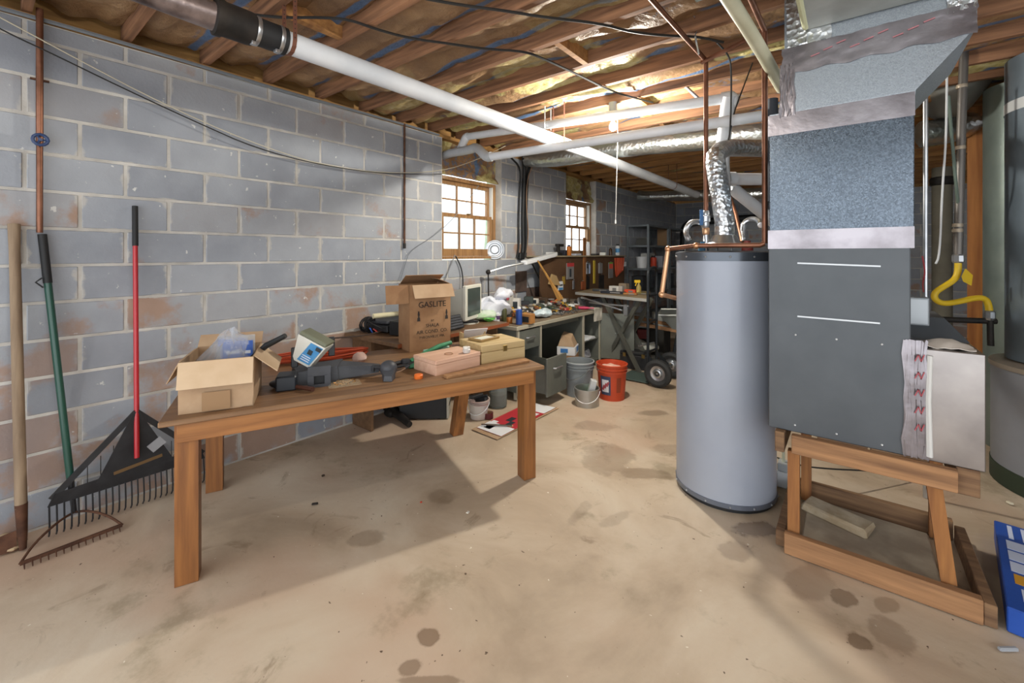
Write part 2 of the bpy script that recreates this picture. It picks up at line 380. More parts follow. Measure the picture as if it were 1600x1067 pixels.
# --- windows
M_WIN = wood('window_wood', '#7d5a3a', '#a88155', 2, 3, .4, .08, .3)
M_GLASS = mat('window_glass', '#ffffff', .02, 0, trans=1., ior=1.05, spec=.3)
M_TRACK = mat('white_track', '#dfe2df', .5)
def window(n, y0, y1, z0, z1, zm):
    x = XW-.14
    fr = B().bb(x-.05, x+.05, y0, y0+.045, z0, z1).bb(x-.05, x+.05, y1-.045, y1, z0, z1).bb(x-.05, x+.05, y0+.045, y1-.045, z1-.04, z1).bb(x-.05, x+.07, y0+.045, y1-.045, z0, z0+.03)
    wv = struct(fr.to('window_%d' % n, M_WIN))
    for y in (y0+.046, y1-.060): B().bb(x-.03, x+.045, y, y+.014, zm, z1-.04).to('sash_track', M_TRACK, wv)
    for nm, xs, a, c in (('upper_sash', x-.02, zm-.01, z1-.041), ('lower_sash', x+.022, z0+.031, zm+.03)):
        ya, yb = y0+.062, y1-.062; f = .045; rb = .085 if nm == 'lower_sash' else .04
        s = B().bb(xs-.018, xs+.018, ya, ya+f, a, c).bb(xs-.018, xs+.018, yb-f, yb, a, c).bb(xs-.018, xs+.018, ya+f, yb-f, c-.042, c).bb(xs-.018, xs+.018, ya+f, yb-f, a, a+rb).to(nm, M_WIN, wv)
        pw = (yb-ya-2*f)/3; zh = (c-.042-a-rb)/2
        for k in (1, 2): B().bb(xs-.012, xs+.012, ya+f+pw*k-.009, ya+f+pw*k+.009, a+rb, c-.042).to('muntin', M_WIN, s)
        B().bb(xs-.0125, xs+.0125, ya+f, yb-f, a+rb+zh-.008, a+rb+zh+.008).to('muntin', M_WIN, s)
        for k in range(3):
            for j in range(2): B().bb(xs-.002, xs+.002, ya+f+pw*k+.009, ya+f+pw*(k+1)-.009, a+rb+zh*j+.006, a+rb+zh*(j+1)-.006).to('pane', M_GLASS, s)
    B().box((x+.05, (y0+y1)/2, zm+.035), (.03, .05, .012), bev=.003).to('sash_lock', mat('brass_old', '#8a7444', .4, .8), wv)
    def lump(u, v):
        q = V((u*4, v*3, n*5)); return (XW-.06-.06*v+.05*noise.noise(q*1.7), y0+u*(y1-y0), z1+.005+v*(ZJ-z1-.01)+.012*noise.noise(q))
    B().grid(lump, 22, 10, .03, (-1, 0, 0)).to('insulation_batt', M_KRAFT, wv, smooth=True)
window(1, 3.165, 4.145, 1.43, 2.36, 1.92)
window(2, 5.725, 6.695, 1.43, 2.36, 1.92)
# neighbour's siding seen through the panes, outdoors
nb = T('neighbouring_house', 'white lap siding of a neighbouring house seen through the windows', 'house', (-9.2, 6, 0))
for k in range(16): B().box((-9.2, 7.5, .2+k*.16), (.03, 9, .17), ry=.1).to('siding_board', mat('white_siding', '#f0f2f2', .6), nb)
B().bb(-9.5, -9.25, 2.9, 12.1, 0, 2.75).to('wall', mat('white_siding', '#d6dbe0'), nb)
tr = T('tree', 'pale green tree trunk standing outside beside the windows', 'tree', (-5.6, 6.3, 0))
B().tube([(-5.6, 6.3, -.1), (-5.6, 6.32, 1.2), (-5.55, 6.36, 2.4), (-5.6, 6.4, 4)], .10, 12, r2=.075, sm=1).to('trunk', mat('pale_bark', '#93a68c', .9, 0, '#b7c4ae', 9, bump=.4), tr, True)
struct(B().bb(-14, XW-.3, -3, 14, -.1, -.02).to('ground_outside', mat('grass_ground', '#7f8a63', .9, 0, '#98a07c', 6)))
# --- the lit bulb, and two unseen ones added to brighten the room
M_BULB = emit('bulb_glow', '#fff2d8', 14)
def bulb(p, watts, label, cord=None):
    t = T('light_bulb', label, 'light bulb', p)
    B().lathe([(.013, .035), (.016, .02), (.028, 0), (.033, -.02), (.028, -.042), (.012, -.054), (1e-5, -.057)], p, 16).to('bulb', M_BULB, t, True)
    B().lathe([(.02, .035), (.022, .06), (.05, .066), (.052, .085), (.02, .09)], p, 16).to('socket', mat('porcelain', '#e3e0d8', .3), t, True)
    B().cyl(p+V((0, 0, .088)), V((p.x, p.y, ZJ+.001)), .035, n=16).to('ceiling_box', mat('galv_box', '#8d9296', .45, .5), t, True)
    if cord: B().tube([p+V((.04, 0, .07)), p+V((.045, 0, -.1)), cord], .0035, 6).to('pull_cord', mat('white_cord', '#e9e7df', .7), t); B().cyl(cord, cord+V((0, 0, -.03)), .007, n=8).to('cord_end', mat('white_cord', '#e9e7df', .7), t)
    L = bpy.data.lights.new('bulb_light', 'POINT'); L.energy = watts; L.color = (1, .95, .85); L.shadow_soft_size = .045
    lo = bpy.data.objects.new('bulb_light', L); COL.objects.link(lo); lo.parent = t; lo.location = (0, 0, -.085)
pb = V((-1.60, 3.42, 2.595))
bulb(pb, 95, 'glowing bare bulb with a long white pull cord', WX(962, 344, -1.62))
bulb(V((-.9, .3, 2.66)), 16, 'added fill bulb out of view above the photographer')  # this bulb and the next are added fill light, outside the frame
bulb(V((1.6, 1.2, 2.66)), 16, 'added fill bulb out of view beside the trunk duct')
# ================================================================== heating plant
M_COP = mat('copper', '#6d4938', .42, .8, '#8f6450', 7); M_COPB = mat('copper_bright', '#c08a63', .35, .8, '#d6aa84', 9)
M_PVC = mat('white_pvc', '#d7dade', .4, 0, '#c4c9cf', 3); M_PVCY = mat('aged_pvc', '#c9c6ae', .45, 0, '#b3b096', 3)
M_BLK = mat('black_rubber', '#1c1d1f', .6); M_BLKP = mat('black_plastic', '#222326', .42, 0, '#2d2e31', 12)
M_STL = mat('steel', '#a9acb0', .32, .9, '#c3c6c9', 9); M_GALV = m_galv('galvanised', '#8a949f', '#b9c2cb'); M_GALVD = m_galv('galvanised_dark', '#3c444d', '#5f6974', 210, .27)
M_RUST = mat('rusty_iron', '#4a3227', .7, .5, '#6b4a38', 12); M_IRON = mat('dark_iron', '#22201f', .6, .4, '#35302c', 10)
M_STRAP = mat('copper_strap', '#7d5546', .5, .6)
M_LUM = wood('stand_lumber', '#75553c', '#ab8059', 0, 2.5, .8); M_LUMZ = wood('stand_lumber_upright', '#764a2c', '#a5713f', 2, 2.5, .75); M_LUMD = wood('dirty_lumber', '#5a4231', '#8d6e50', 0, 2.5, .85)
# --- water heater
hc = V((-.632, 2.975, 0)); hr = .284; ht = 1.50
M_HEAT = mat('heater_enamel', '#99a0ae', .32, .05, '#a1a8b5', 2)
wh = T('water_heater', 'tall grey cylindrical water heater beside the furnace', 'water heater', hc)
B().lathe([(hr, .045), (hr, ht-.05)], hc, 64).to('tank_jacket', M_HEAT, wh, True)
B().lathe([(hr-.012, 0), (hr-.012, .03), (hr-.02, .05)], hc, 64).to('base_ring', M_BLK, wh, True)
B().lathe([(hr+.004, .025), (hr+.004, .05), (hr-.01, .055)], hc, 64).to('bottom_rim', mat('heater_rim', '#6f7683', .3, .4), wh, True)
B().lathe([(hr+.004, ht-.055), (hr+.006, ht-.005), (hr-.02, ht+.004), (.0001, ht+.008)], hc, 64).to('top_cap', mat('cap_grey', '#5a6068', .28, .6), wh, True)
for k in range(14):
    a = math.radians(-150+k*26)
    for z in (.036, ht-.03): B().ball(hc+V((math.cos(a)*(hr+.006), math.sin(a)*(hr+.006), z)), .006, 8).to('rivet', M_STL, wh)
B().box(hc+V((0, -hr-.001, .30)), (.20, .006, .16), bev=.002).to('access_panel', mat('heater_rim', '#6f7683'), wh) if False else None
for (dx, dy, c) in ((-.12, -.02, '#2f6a8c'), (.14, -.06, '#9b4a42')): B().lathe([(.032, 0), (.032, .02), (.018, .03), (.018, .06)], hc+V((dx, dy, ht+.006)), 14).to('water_nipple', mat('nip'+c, c, .5), wh, True)
B().lathe([(.13, 0), (.128, .01), (.085, .035), (.07, .07), (.062, .075)], hc+V((0, 0, ht+.03)), 28).to('draft_hood', M_STL, wh, True)
for k in range(4):
    a = k*math.pi/2+.6; B().cyl(hc+V((math.cos(a)*.11, math.sin(a)*.11, ht)), hc+V((math.cos(a)*.11, math.sin(a)*.11, ht+.035)), .006, n=6).to('hood_leg', M_STL, wh)
# --- flue
fz = 2.75; fp = [hc+V((0, 0, ht+.085)), P(1132, 345, 2.73), P(1118, 255, 2.70), P(1119, 243, 2.72), P(1126, 235, 2.8), P(1138, 231, 2.9), P(1200, 232, 3.0), P(1330, 226, 3.15)]
tag(B().tube(fp, .058, 18).to('flue_pipe', m_foil('flue_foil', '#9aa2aa', .34, 42, 1.3), smooth=True), 'crinkled silver flue pipe rising from the water heater top', 'flue pipe')
# --- PVC stack by the flue
pv = T('vent_stack', 'white plastic pipe stack with branches behind the silver flue', 'pipe', P(1128, 260, 3.2))
B().tube([P(1140, 150, 3.02), P(1136, 172, 3.06), P(1128, 240, 3.15), P(1131, 300, 3.2)], .048, 18, sm=1).to('riser', M_PVC, pv, True)
B().cyl(P(1130, 280, 3.22), P(1260, 280, 3.3), .045).to('branch', M_PVC, pv, True); B().cyl(P(1137, 280, 3.22), P(1148, 280, 3.22), .054).to('hub', M_PVC, pv, True)
B().cyl(P(1142, 292, 3.26), P(1235, 368, 3.4), .045).to('branch', M_PVC, pv, True)
# --- PVC runs under the joists
p0, p1 = P(1147, 152, 3.02), WY(728, 214, 3.28)
uw = T('waste_pipe', 'upper slim white waste pipe just behind the lit bulb', 'pipe', (p0+p1)/2)
B().cyl(p0, p1, .037).to('pipe', M_PVC, uw, True); B().tube([p1+(p0-p1).normalized()*.03, p1, WY(720, 232, 3.22)], .042, 16, sm=2).to('elbow', M_PVC, uw, True)
B().tube([p0+(p1-p0).normalized()*.08, p0, P(1141, 163, 3.05)], .047, 16, sm=2).to('elbow', M_PVC, uw, True)
q0, q1, q2 = P(1300, 166, 2.95), WY(1130, 193, 3.17), WY(760, 246, 3.04)
lw = T('waste_pipe', 'lower slim white waste pipe crossing beneath the thick drain pipe', 'pipe', (q1+q2)/2)
B().tube([q1+V((.7, .1, .02)), q2], .037, 16).to('pipe', M_PVC, lw, True)
B().tube([q2+V((.06, 0, 0)), q2, WY(745, 229, 3.12), WY(735, 234, 3.16), WY(700, 240, 3.24), V((XW-.1, 3.26, 2.57))], .045, 16, sm=2).to('elbow', mat('grey_pvc', '#b5b9bd', .45, 0, '#a3a8ac', 4), lw, True)
# --- the main drain pipe, its rubber coupling and the taped iron end
a0, a1, a2 = V((-2.26, .98, 2.565)), V((-2.10, 3.6, 2.515)), V((-1.99, 7.4, 2.46)); ad = (a0-a1).normalized()
dr = T('drain_pipe', 'thick white drain pipe hanging diagonally below the joists', 'pipe', a1)
B().tube([a0, a1, a2], .057, 28).to('pipe', M_PVC, dr, True)
B().cyl(a0+ad*.14-ad*.16, a0+ad*.13, .066, n=28).to('rubber_coupling', M_BLK, dr, True)
for t in (.0, .105): B().lathe([(.0675, 0), (.069, .004), (.069, .014), (.0675, .018)], a0+ad*t, 28, ad.to_track_quat('Z', 'Y').to_matrix().to_4x4(), cap=False).to('hose_clamp', M_STL, dr, True); B().box(a0+ad*(t+.01)+V((.02, -.02, -.072)), (.03, .02, .016), bev=.003).to('clamp_screw', M_STL, dr)
B().lathe([(.062, .13), (.075, .13), (.077, .15), (.077, .25), (.084, .26), (.084, .285), (.07, .29)], a0, 28, ad.to_track_quat('Z', 'Y').to_matrix().to_4x4()).to('iron_hub', M_IRON, dr, True)
B().tube([a0+ad*.28, a0+ad*.45, a0+ad*.7+V((-.01, 0, .02)), a0+ad*1.4+V((-.05, 0, .05))], .062, 20).lump(.012, 9, 3).to('taped_end', mat('taped_iron', '#453a38', .32, .55, '#8d7f7c', 7, bump=.6), dr, True)
def strap(pt, label, dx=.06, top=ZJ+.1):
    t = T('pipe_strap', label, 'pipe strap', pt)
    pts = [V((pt.x+dx, pt.y, top))]+[pt+V((.06*math.cos(a), 0, .06*math.sin(a))) for a in [math.radians(x) for x in (0, -30, -60, -90, -120, -150, 180)]]+[V((pt.x-dx, pt.y, top))]
    for i in range(len(pts)-1): pass
    b = B()
    for i in range(len(pts)-1): b.beam(pts[i], pts[i+1], .02, .0015, 0)
    b.to('band', M_STRAP, t)
    hb = B()
    for i in (0, len(pts)-2):
        p, q = pts[i], pts[i+1]; n = int((q-p).length/.022)
        for k in range(n): c = p.lerp(q, (k+.5)/n); hb.box(c, (.004, .005, .005))
    hb.to('punched_holes', M_BLK, t)
def on_drain(y): return a0.lerp(a1, (y-a0.y)/(a1.y-a0.y)) if y < a1.y else a1.lerp(a2, (y-a1.y)/(a2.y-a1.y))
strap(on_drain(1.02), 'punched copper strap next to the black rubber coupling'); strap(on_drain(3.37), 'punched copper strap on the drain pipe by the window'); strap(on_drain(6.3), 'punched copper strap at the far end of the drain pipe')
for i, x in enumerate((-1.97, -2.22)): pass
wsp = T('pipe_strap', 'white plastic strap holding the upper waste pipe near the bulb', 'pipe strap', p1.lerp(p0, .42)+V((0, 0, -.05)))
for s_ in (-.05, .05):
    c = p1.lerp(p0, .40)+V((0, s_, 0)); B().beam(c+V((0, 0, -.04)), V((c.x, c.y, ZJ+.05)), .018, .003).to('band', M_PVC, wsp)
# --- silver flex ducts
M_FOILC = m_foil('duct_foil', '#b9bfba', .3, 30, .8)
def duct(pts, r, label, sm=2, n=22, seed=0, mt=None):
    b = B().tube(pts, r, n, sm=sm)
    return tag(b.lump(.012, 12, seed).to('flexible_duct', mt or M_FOILC, smooth=True), label, 'duct')
dpts = [WY(824, 249, 4.55)]+[WY(u, v, 4.55+.01*math.sin(u)) for u, v in ((860, 249), (900, 243), (950, 235), (1000, 228), (1050, 223), (1100, 219), (1150, 212), (1200, 208))]+[V((.35, 4.6, 2.65))]
duct(dpts, .1, 'large foil wrapped duct crossing above the workbench', 1)
duct([WY(998, 306, 8.0), WY(1012, 307, 8.0), WY(1050, 306, 8.0), WY(1110, 305, 8.0), WY(1200, 302, 8.0)], .095, 'smaller foil duct running under the far joists', 1, seed=4)
duct([P(1440, 210, 3.9), P(1475, 205, 3.85), P(1510, 195, 3.8), P(1548, 190, 3.9), P(1610, 186, 4.2)], .115, 'short foil duct on top of the wooden post', 1, seed=8)
duct([P(1480, 160, 3.9), P(1488, 150, 3.6), P(1508, 120, 3.45), P(1535, 75, 3.4), P(1560, 10, 3.4)], .16, 'fat grey round duct behind the plenum', 1, seed=11, mt=mat('dull_duct', '#7d7f7c', .45, .3, '#8c8d88', 3))
# --- furnace stand
sx0, sx1, sy0, sy1, sz = -.262, .415, 2.52, 3.2, .595
st = T('furnace_stand', 'rough lumber stand holding up the furnace', 'stand', ((sx0+sx1)/2, (sy0+sy1)/2, 0))
for (x0, x1, y0, y1, z0, z1, nm, m) in [(sx0+.03, sx1-.07, sy0, sy0+.04, sz-.095, sz-.005, 'top_rail', M_LUM), (sx0, sx1, sy1-.04, sy1, sz-.10, sz-.01, 'top_rail', M_LUMD),
        (sx0-.04, sx0, sy0, sy1, sz-.10, sz, 'top_rail', M_LUMD), (sx1-.07, sx1, sy0+.041, sy1-.041, sz-.11, sz, 'top_rail', M_LUMD),
        (sx0, sx1, sy0-.01, sy0+.03, .0, .10, 'bottom_rail', M_LUM), (sx0, sx1, sy1-.04, sy1, .0, .10, 'bottom_rail', M_LUMD), (sx0-.041, sx0-.001, sy0+.04, sy1-.04, 0, .08, 'bottom_rail', M_LUMD), (sx1+.001, sx1+.04, sy0+.0, sy1-.05, 0, .09, 'bottom_rail', M_LUMD)]:
    B().bb(x0, x1, y0, y1, z0, z1, .003).to(nm, m, st)
for (x, y, lean) in [(sx0+.035, sy0+.065, 0), (sx1-.09, sy0+.07, .045), (sx0+.05, sy1-.07, 0), (sx1-.07, sy1-.07, 0)]:
    B().beam((x, y, .01 if y > 3 else .09), (x-lean, y, sz-.005 if y > 3 else sz-.1), .045, .05).to('leg', M_LUMZ, st)
for x in (.0, .2): B().bb(x-.13, x+.06, sy0+.045, sy1-.045, sz-.03, sz, .002).to('deck_board', M_LUMD, st)
# --- furnace
fx0, fx1, fy0, fy1 = -.335, .205, 2.56, 3.16
M_FUR = mat('furnace_paint', '#4d5257', .42, .2, '#54595e', 5); M_TAPE = mat('foil_tape', '#7f7a7e', .3, .85, '#a39ea3', 6, bump=.35)
fu = T('furnace', 'dark grey furnace with galvanised coil case and taped plenum', 'furnace', ((fx0+fx1)/2, (fy0+fy1)/2, sz))
zf = WY(1300, 372, fy0).z; zc = 2.145
B().bb(fx0, fx1, fy0, fy1, sz+.001, zf, .004).to('cabinet', M_FUR, fu)
B().bb(fx0+.004, fx1+.012, fy0+.003, fy1, zf, zc, .003).to('coil_case', M_GALVD, fu)
B().bb(fx0-.002, fx1+.012, fy0-.003, fy0-.0005, zf-.05, zf+.045).to('foil_tape', M_TAPE, fu)
B().bb(fx0-.002, fx1+.014, fy0-.003, fy0+.002, zc-.055, zc+.05).to('foil_tape', M_TAPE, fu)
for (u, v, u2, v2) in [(1246, 411, 1376, 416), (1246, 494, 1375, 505)]:
    p, q = WY(u, v, fy0), WY(u2, v2, fy0); B().beam(p+V((0, -.002, 0)), q+V((0, -.002, 0)), .006, .007).to('louvre_edge', mat('bare_edge', '#c3c7ca', .4, .5), fu)
for (u, v) in [(1243, 523), (1307, 530), (1378, 538), (1242, 664), (1307, 678), (1378, 695)]:
    B().ball(WY(u, v, fy0)+V((0, -.001, 0)), .005, 8).to('screw', mat('screw_white', '#d8dadb', .3, .5), fu)
ZT = ZJ-.012; xr2 = .405; zt1 = 2.20; zt2 = 2.42
B().hexa([(fx0, fy0, zc), (fx1+.012, fy0, zc), (fx1+.012, fy1, zc), (fx0, fy1, zc)], [(fx0+.005, fy0-.002, zt1), (fx1+.016, fy0-.002, zt1), (fx1+.016, fy1, zt1), (fx0+.005, fy1, zt1)]).hexa(
    [(fx0+.06, fy0-.002, zt1), (fx1+.016, fy0-.002, zt1), (fx1+.016, fy1, zt1), (fx0+.06, fy1, zt1)], [(fx0+.07, fy0, zt2), (xr2, fy0, zt2), (xr2, fy1, zt2), (fx0+.07, fy1, zt2)]).hexa(
    [(fx0+.07, fy0, zt2), (xr2, fy0, zt2), (xr2, fy1, zt2), (fx0+.07, fy1, zt2)], [(fx0+.07, fy0, ZT), (xr2, fy0, ZT), (xr2, fy1, ZT), (fx0+.07, fy1, ZT)]).to('plenum', m_galv('plenum_sheet', '#8f969d', '#a5acb3', 300, .42), fu)
def crinkle(x0, x1, z0, z1, seed, y=None):
    yy = (fy0 if y is None else y)-.006
    def f(u, v): q = V((u*9, v*4, seed)); return (x0+u*(x1-x0)+.012*noise.noise(q), yy-.003*noise.noise(q*2.3), z0+v*(z1-z0)+.012*noise.noise(q+V((0, 0, 5))))
    return B().grid(f, 30, 8, .002, (0, 1, 0))
crinkle(fx0+.06, xr2, zt2-.03, zt2+.10, 1).to('foil_tape', M_TAPE, fu, True)
crinkle(fx0+.05, fx0+.115, zt1-.02, zt2+.02, 2).to('foil_tape', M_TAPE, fu, True)
crinkle(fx0+.08, fx0+.26, zt2+.10, ZT, 3).to('foil_skin', M_FOIL, fu, True)
crinkle(xr2-.09, xr2, zt2+.08, ZT, 4).to('foil_skin', M_FOIL, fu, True)
for i in range(9):
    c = V((fx0+.18+i*.05, fy0-.0105, zt2+.03+.05*((i*37) % 3)/3)); B().beam(c, c+V((.035, 0, .008)), .0012, .006).to('faded_red_print', mat('faded_red', '#a06a70', .6), fu)
# trunk duct running from the plenum towards the photographer
tk = T('trunk_duct', 'insulated rectangular supply duct overhead in front of the plenum', 'duct', (.1, 1.2, 2.6))
B().bb(-.175, .375, -1.4, fy0-.004, 2.585, ZT, .01).lump(.008, 7, 2).to('duct_body', mat('duct_wrap', '#989c98', .5, .35, '#abb0ac', 5, bump=.2), tk)
B().tube([(-.177, -1.4, 2.585), (-.177, 0, 2.59), (-.175, 1.5, 2.58), (-.175, 2.53, 2.585)], .014, 8).lump(.006, 20).to('fibreglass_edge', mat('fibre_edge', '#c6c9a6', .9), tk, True)
# return box on the right
rb_ = T('return_box', 'bare sheet metal return box taped to the furnace side', 'return box', (.32, 2.9, sz)); M_SHEET = mat('sheet_metal', '#7f7a79', .3, .85, '#a39d9a', 3)
B().bb(fx1+.004, .43, fy0+.005, fy0+.74, sz+.001, 1.075, .003).to('box_body', M_SHEET, rb_)
B().hexa([(fx1+.004, fy0+.3, 1.075), (.43, fy0+.3, 1.075), (.43, fy0+.74, 1.075), (fx1+.004, fy0+.74, 1.075)], [(fx1+.004, fy0+.42, 1.17), (.36, fy0+.42, 1.17), (.36, fy0+.74, 1.17), (fx1+.004, fy0+.74, 1.17)]).to('box_collar', M_FUR, rb_)
crinkle(fx1-.025, fx1+.055, sz+.005, 1.11, 6, fy0).to('foil_tape', M_TAPE, rb_, True)
for k in range(5):
    c = V((fx1+.012, fy0-.013, .72+k*.075)); B().beam(c, c+V((.012, 0, .03)), .002, .004).beam(c+V((.012, 0, .03)), c+V((.02, 0, 0)), .002, .004).beam(c+V((.02, 0, 0)), c+V((.03, 0, .032)), .002, .004).to('red_print', mat('red_print', '#a04a52', .6), rb_)
B().tube([V((fx1+.06, fy0+.001, sz+.02)), V((fx1+.056, fy0+.001, .85)), V((fx1+.062, fy0+.001, 1.05))], .012, 8).lump(.006, 20).to('sealant_bead', mat('sealant', '#c9c9c6', .7), rb_, True)
tag(B().grid(lambda u, v: (.24+u*.17, 2.60+v*.13, 1.083+.03*math.sin(u*math.pi)*math.sin(v*math.pi)+.008*noise.noise(V((u*5, v*5, 0)))), 16, 10, .004).to('folded_sheet', mat('pale_plastic', '#bdb4aa', .4), smooth=True), 'crumpled pale plastic sheet folded on the return box', 'plastic sheet')
# --- debris slab in the stand
sb = G(1310, 800); tag(B().bb(sx0+.06, sx1-.1, sy0+.10, sy1-.1, .002, .035, .006).lump(.01, 6).to('concrete_pad', mat('pad', '#8f8272', .95, 0, '#b3a692', 5, bump=.4)), 'dirty concrete pad lying inside the furnace stand', 'slab')
tag(B().box((-.06, 2.93, .06), (.30, .13, .045), rz=-.35, bev=.012).lump(.015, 14, 2).to('broken_foam', mat('dirty_foam', '#c9bda6', .9, 0, '#a39176', 8, bump=.6)), 'chunk of broken white board on the concrete pad', 'debris')
tag(B().tube([G(1215, 715), P(1250, 728, 2.7), P(1300, 733, 2.7), P(1350, 735, 2.75), G(1440, 742, .02)], .005, 6, sm=2).to('extension_lead', M_BLK), 'thin black cord strung behind the furnace stand', 'cord')
pu = T('condensate_pump', 'small white condensate pump between heater and stand', 'pump', G(1221, 768))
pc = G(1221, 768)+V((.0, .1, 0)); B().box(pc+V((0, 0, .05)), (.07, .11, .10), bev=.008).to('tank', mat('offwhite', '#cfd2d4', .5), pu); B().box(pc+V((0, 0, .125)), (.06, .09, .05), bev=.006).to('motor', mat('lightgrey', '#a9adb0', .5), pu); B().tube([pc+V((0, 0, .15)), pc+V((0, .0, .5)), pc+V((-.02, .05, .62))], .009, 8, sm=1).to('hose', mat('clear_hose', '#cfd0b8', .4), pu, True)
# --- copper around the heater
def pipe(pts, r, label, mt, name='copper_pipe', cat='pipe', sm=0, n=12): return tag(B().tube(pts, r, n, sm=sm).to(name, mt, smooth=True), label, cat)
ca = V((-.735, 2.95, 0))
cin = T('copper_pipe', 'copper supply riser with a blue valve lever above the heater', 'pipe', ca+V((0, 0, 1.7)))
B().cyl(ca+V((0, 0, 1.76)), ca+V((0, 0, 2.74)), .014).to('riser', M_COP, cin, True)
B().lathe([(.016, 0), (.02, .01), (.02, .03), (.026, .035), (.026, .07), (.02, .075), (.02, .10), (.016, .105)], ca+V((0, 0, 1.66)), 14).to('ball_valve', M_STL, cin, True)
B().box(ca+V((-.02, -.03, 1.72)), (.022, .012, .10), rz=.6, bev=.003).to('valve_lever', mat('blue_lever', '#3f6896', .45), cin)
B().lathe([(.018, 0), (.022, .008), (.022, .04), (.018, .045)], ca+V((0, 0, 1.61)), 12).to('union', M_COPB, cin, True)
B().tube([ca+V((0, 0, 1.62)), ca+V((.004, 0, 1.57)), ca+V((.0, .0, 1.51))], .014, 10).to('flex_tail', M_STL, cin, True)
cb = WY(1195, 48, 2.75)
hz = [V((cb.x-2.6, cb.y+.10, cb.z+.0)), V((ca.x, cb.y+.05, cb.z)), cb]
pipe([cb, V((cb.x, cb.y, 1.545))], .0145, 'long copper riser in front of the furnace edge', M_COP)
pipe([cb+V((0, 0, .0)), V((ca.x-.02, ca.y-.02, 2.72))], .0135, 'horizontal copper branch between the two risers', M_COP)
pipe([cb, cb+V((-.03, -1.2, .03)), cb+V((-.05, -3.2, .05))], .0135, 'copper line heading overhead from the riser elbow', M_COP)
pipe([V((ca.x, ca.y, 2.735)), V((ca.x-.05, ca.y-1.0, 2.75)), V((ca.x-.10, ca.y-3.4, 2.765))], .0135, 'copper line heading overhead from the valved riser', M_COP)
e1, e2, e3, e4 = P(1088, 384, 2.62), P(1044, 389, 2.75), P(1034, 460, 2.75), P(1057, 466, 2.88)
dp = T('copper_pipe', 'bent copper relief pipe wrapping the heater top', 'pipe', e2)
B().tube([V((cb.x, cb.y-.01, 1.545)), V((cb.x-.02, cb.y-.012, 1.535)), e1], .0145, 12).to('run', M_COP, dp, True); B().tube([e1, e2], .0145, 12).to('run', M_COP, dp, True)
B().cyl(e2, e3, .0145).to('drop', M_COPB, dp, True); B().cyl(e3, e4, .0145).to('run', M_COPB, dp, True)
for e in (e1, e2, e3): B().ball(e, .021, 12).to('elbow', M_COPB, dp, True)
M_FLEX = mat('flex_steel', '#bfc0c2', .3, .9)
def flex(pts, label):
    pts = [V(p) for p in pts]; b = B(); d = [pts[0]]
    for _ in range(3):
        q = [pts[0]]
        for i in range(len(pts)-1): q += [pts[i]*.75+pts[i+1]*.25, pts[i]*.25+pts[i+1]*.75]
        pts = q+[pts[-1]]
    fine = []
    for i in range(len(pts)-1):
        for k in range(2): fine.append(pts[i].lerp(pts[i+1], k/2))
    rr = [.0145 if i % 2 else .0175 for i in range(len(fine))]
    return tag(b.tube(fine, rr, 10).to('flexible_connector', M_FLEX, smooth=False), label, 'connector')
hz0 = hc+V((-.12, -.02, ht+.06))
flex([P(1077, 376, 2.72), P(1070, 362, 2.72), P(1078, 347, 2.75), P(1096, 346, 2.8), P(1103, 358, 2.84), P(1103, 378, 2.84)], 'corrugated steel connector looped beside the valve')
flex([P(1164, 376, 2.75), P(1161, 360, 2.75), P(1163, 347, 2.72), P(1176, 341, 2.66), P(1188, 346, 2.55), P(1189, 352, 2.45)], 'corrugated steel connector looped right of the flue')
pipe([P(1196, 330, 2.6), P(1197, 372, 2.6)], .012, 'short steel relief valve tucked at the furnace corner', M_STL, 'relief_valve', 'valve')
pipe([P(1138, 300, 3.5), P(1150, 335, 3.3), P(1160, 378, 3.05)], .014, 'slanting copper pipe behind the flue', M_COP)
pipe([P(1207, 155, 2.75), P(1206, 250, 2.75), P(1205, 315, 2.75)], .032, 'dark insulated line set beside the furnace', mat('pipe_insulation', '#3b4048', .7), 'insulated_pipe')
# aged PVC running towards the photographer above, right of copper
pipe([P(1222, 138, 2.55), P(1180, 62, 2.15), P(1115, -40, 1.75), P(1000, -240, 1.38)], .032, 'yellowed plastic pipe slanting overhead beside the plenum', M_PVCY, 'vent_pipe', sm=1)
sc = P(1192, 95, 2.6); tag(B().bb(-.62, -.24, 1.62, 2.3, ZJ-.012, ZJ-.002).to('sheet_metal', mat('greenish_metal', '#7d8884', .5, .3, '#89938f', 4)), 'greenish sheet metal panel nailed under the joists', 'panel')
# ================================================================== work table
TZ = .76; tl = G(246, 661, TZ); trr = G(851, 571, TZ); tx = (trr-tl).normalized(); ty = V((-tx.y, tx.x, 0)); TL = (trr-tl).length; TW = .98
M_TOP = wood('table_top_wood', '#6b4e35', '#8d6b4a', 0, 2.2, .5, .08, .1); M_APR = wood('table_apron_wood', '#7d4f28', '#ad7540', 0, 2.2, .5, .1, .15); M_LEG = wood('table_leg_wood', '#6d4221', '#9a6534', 2, 2.2, .5, .1, .15)
ta = math.atan2(tx.y, tx.x)
wt = T('work_table', 'long wooden work table with four square legs', 'table', tl+tx*TL/2+ty*TW/2-V((0, 0, TZ)), ta)
def tp(s, t, z=TZ): q = tl+tx*s+ty*t; return V((q.x, q.y, z))
def tq(u, v): q = G(u, v, TZ)-tl; return q.dot(tx), q.dot(ty)
MT = frame(tl, tx, ty); MT.translation.z = 0
B().box((TL/2, TW/2, TZ-.0125), (TL, TW, .025), bev=.004, M=MT).to('top', M_TOP, wt)
for (c, d, nm) in [((TL/2, .045, TZ-.07), (TL-.12, .022, .09), 'apron'), ((TL/2, TW-.045, TZ-.07), (TL-.12, .022, .09), 'apron')]: B().box(c, d, bev=.002, M=MT).to(nm, M_APR, wt)
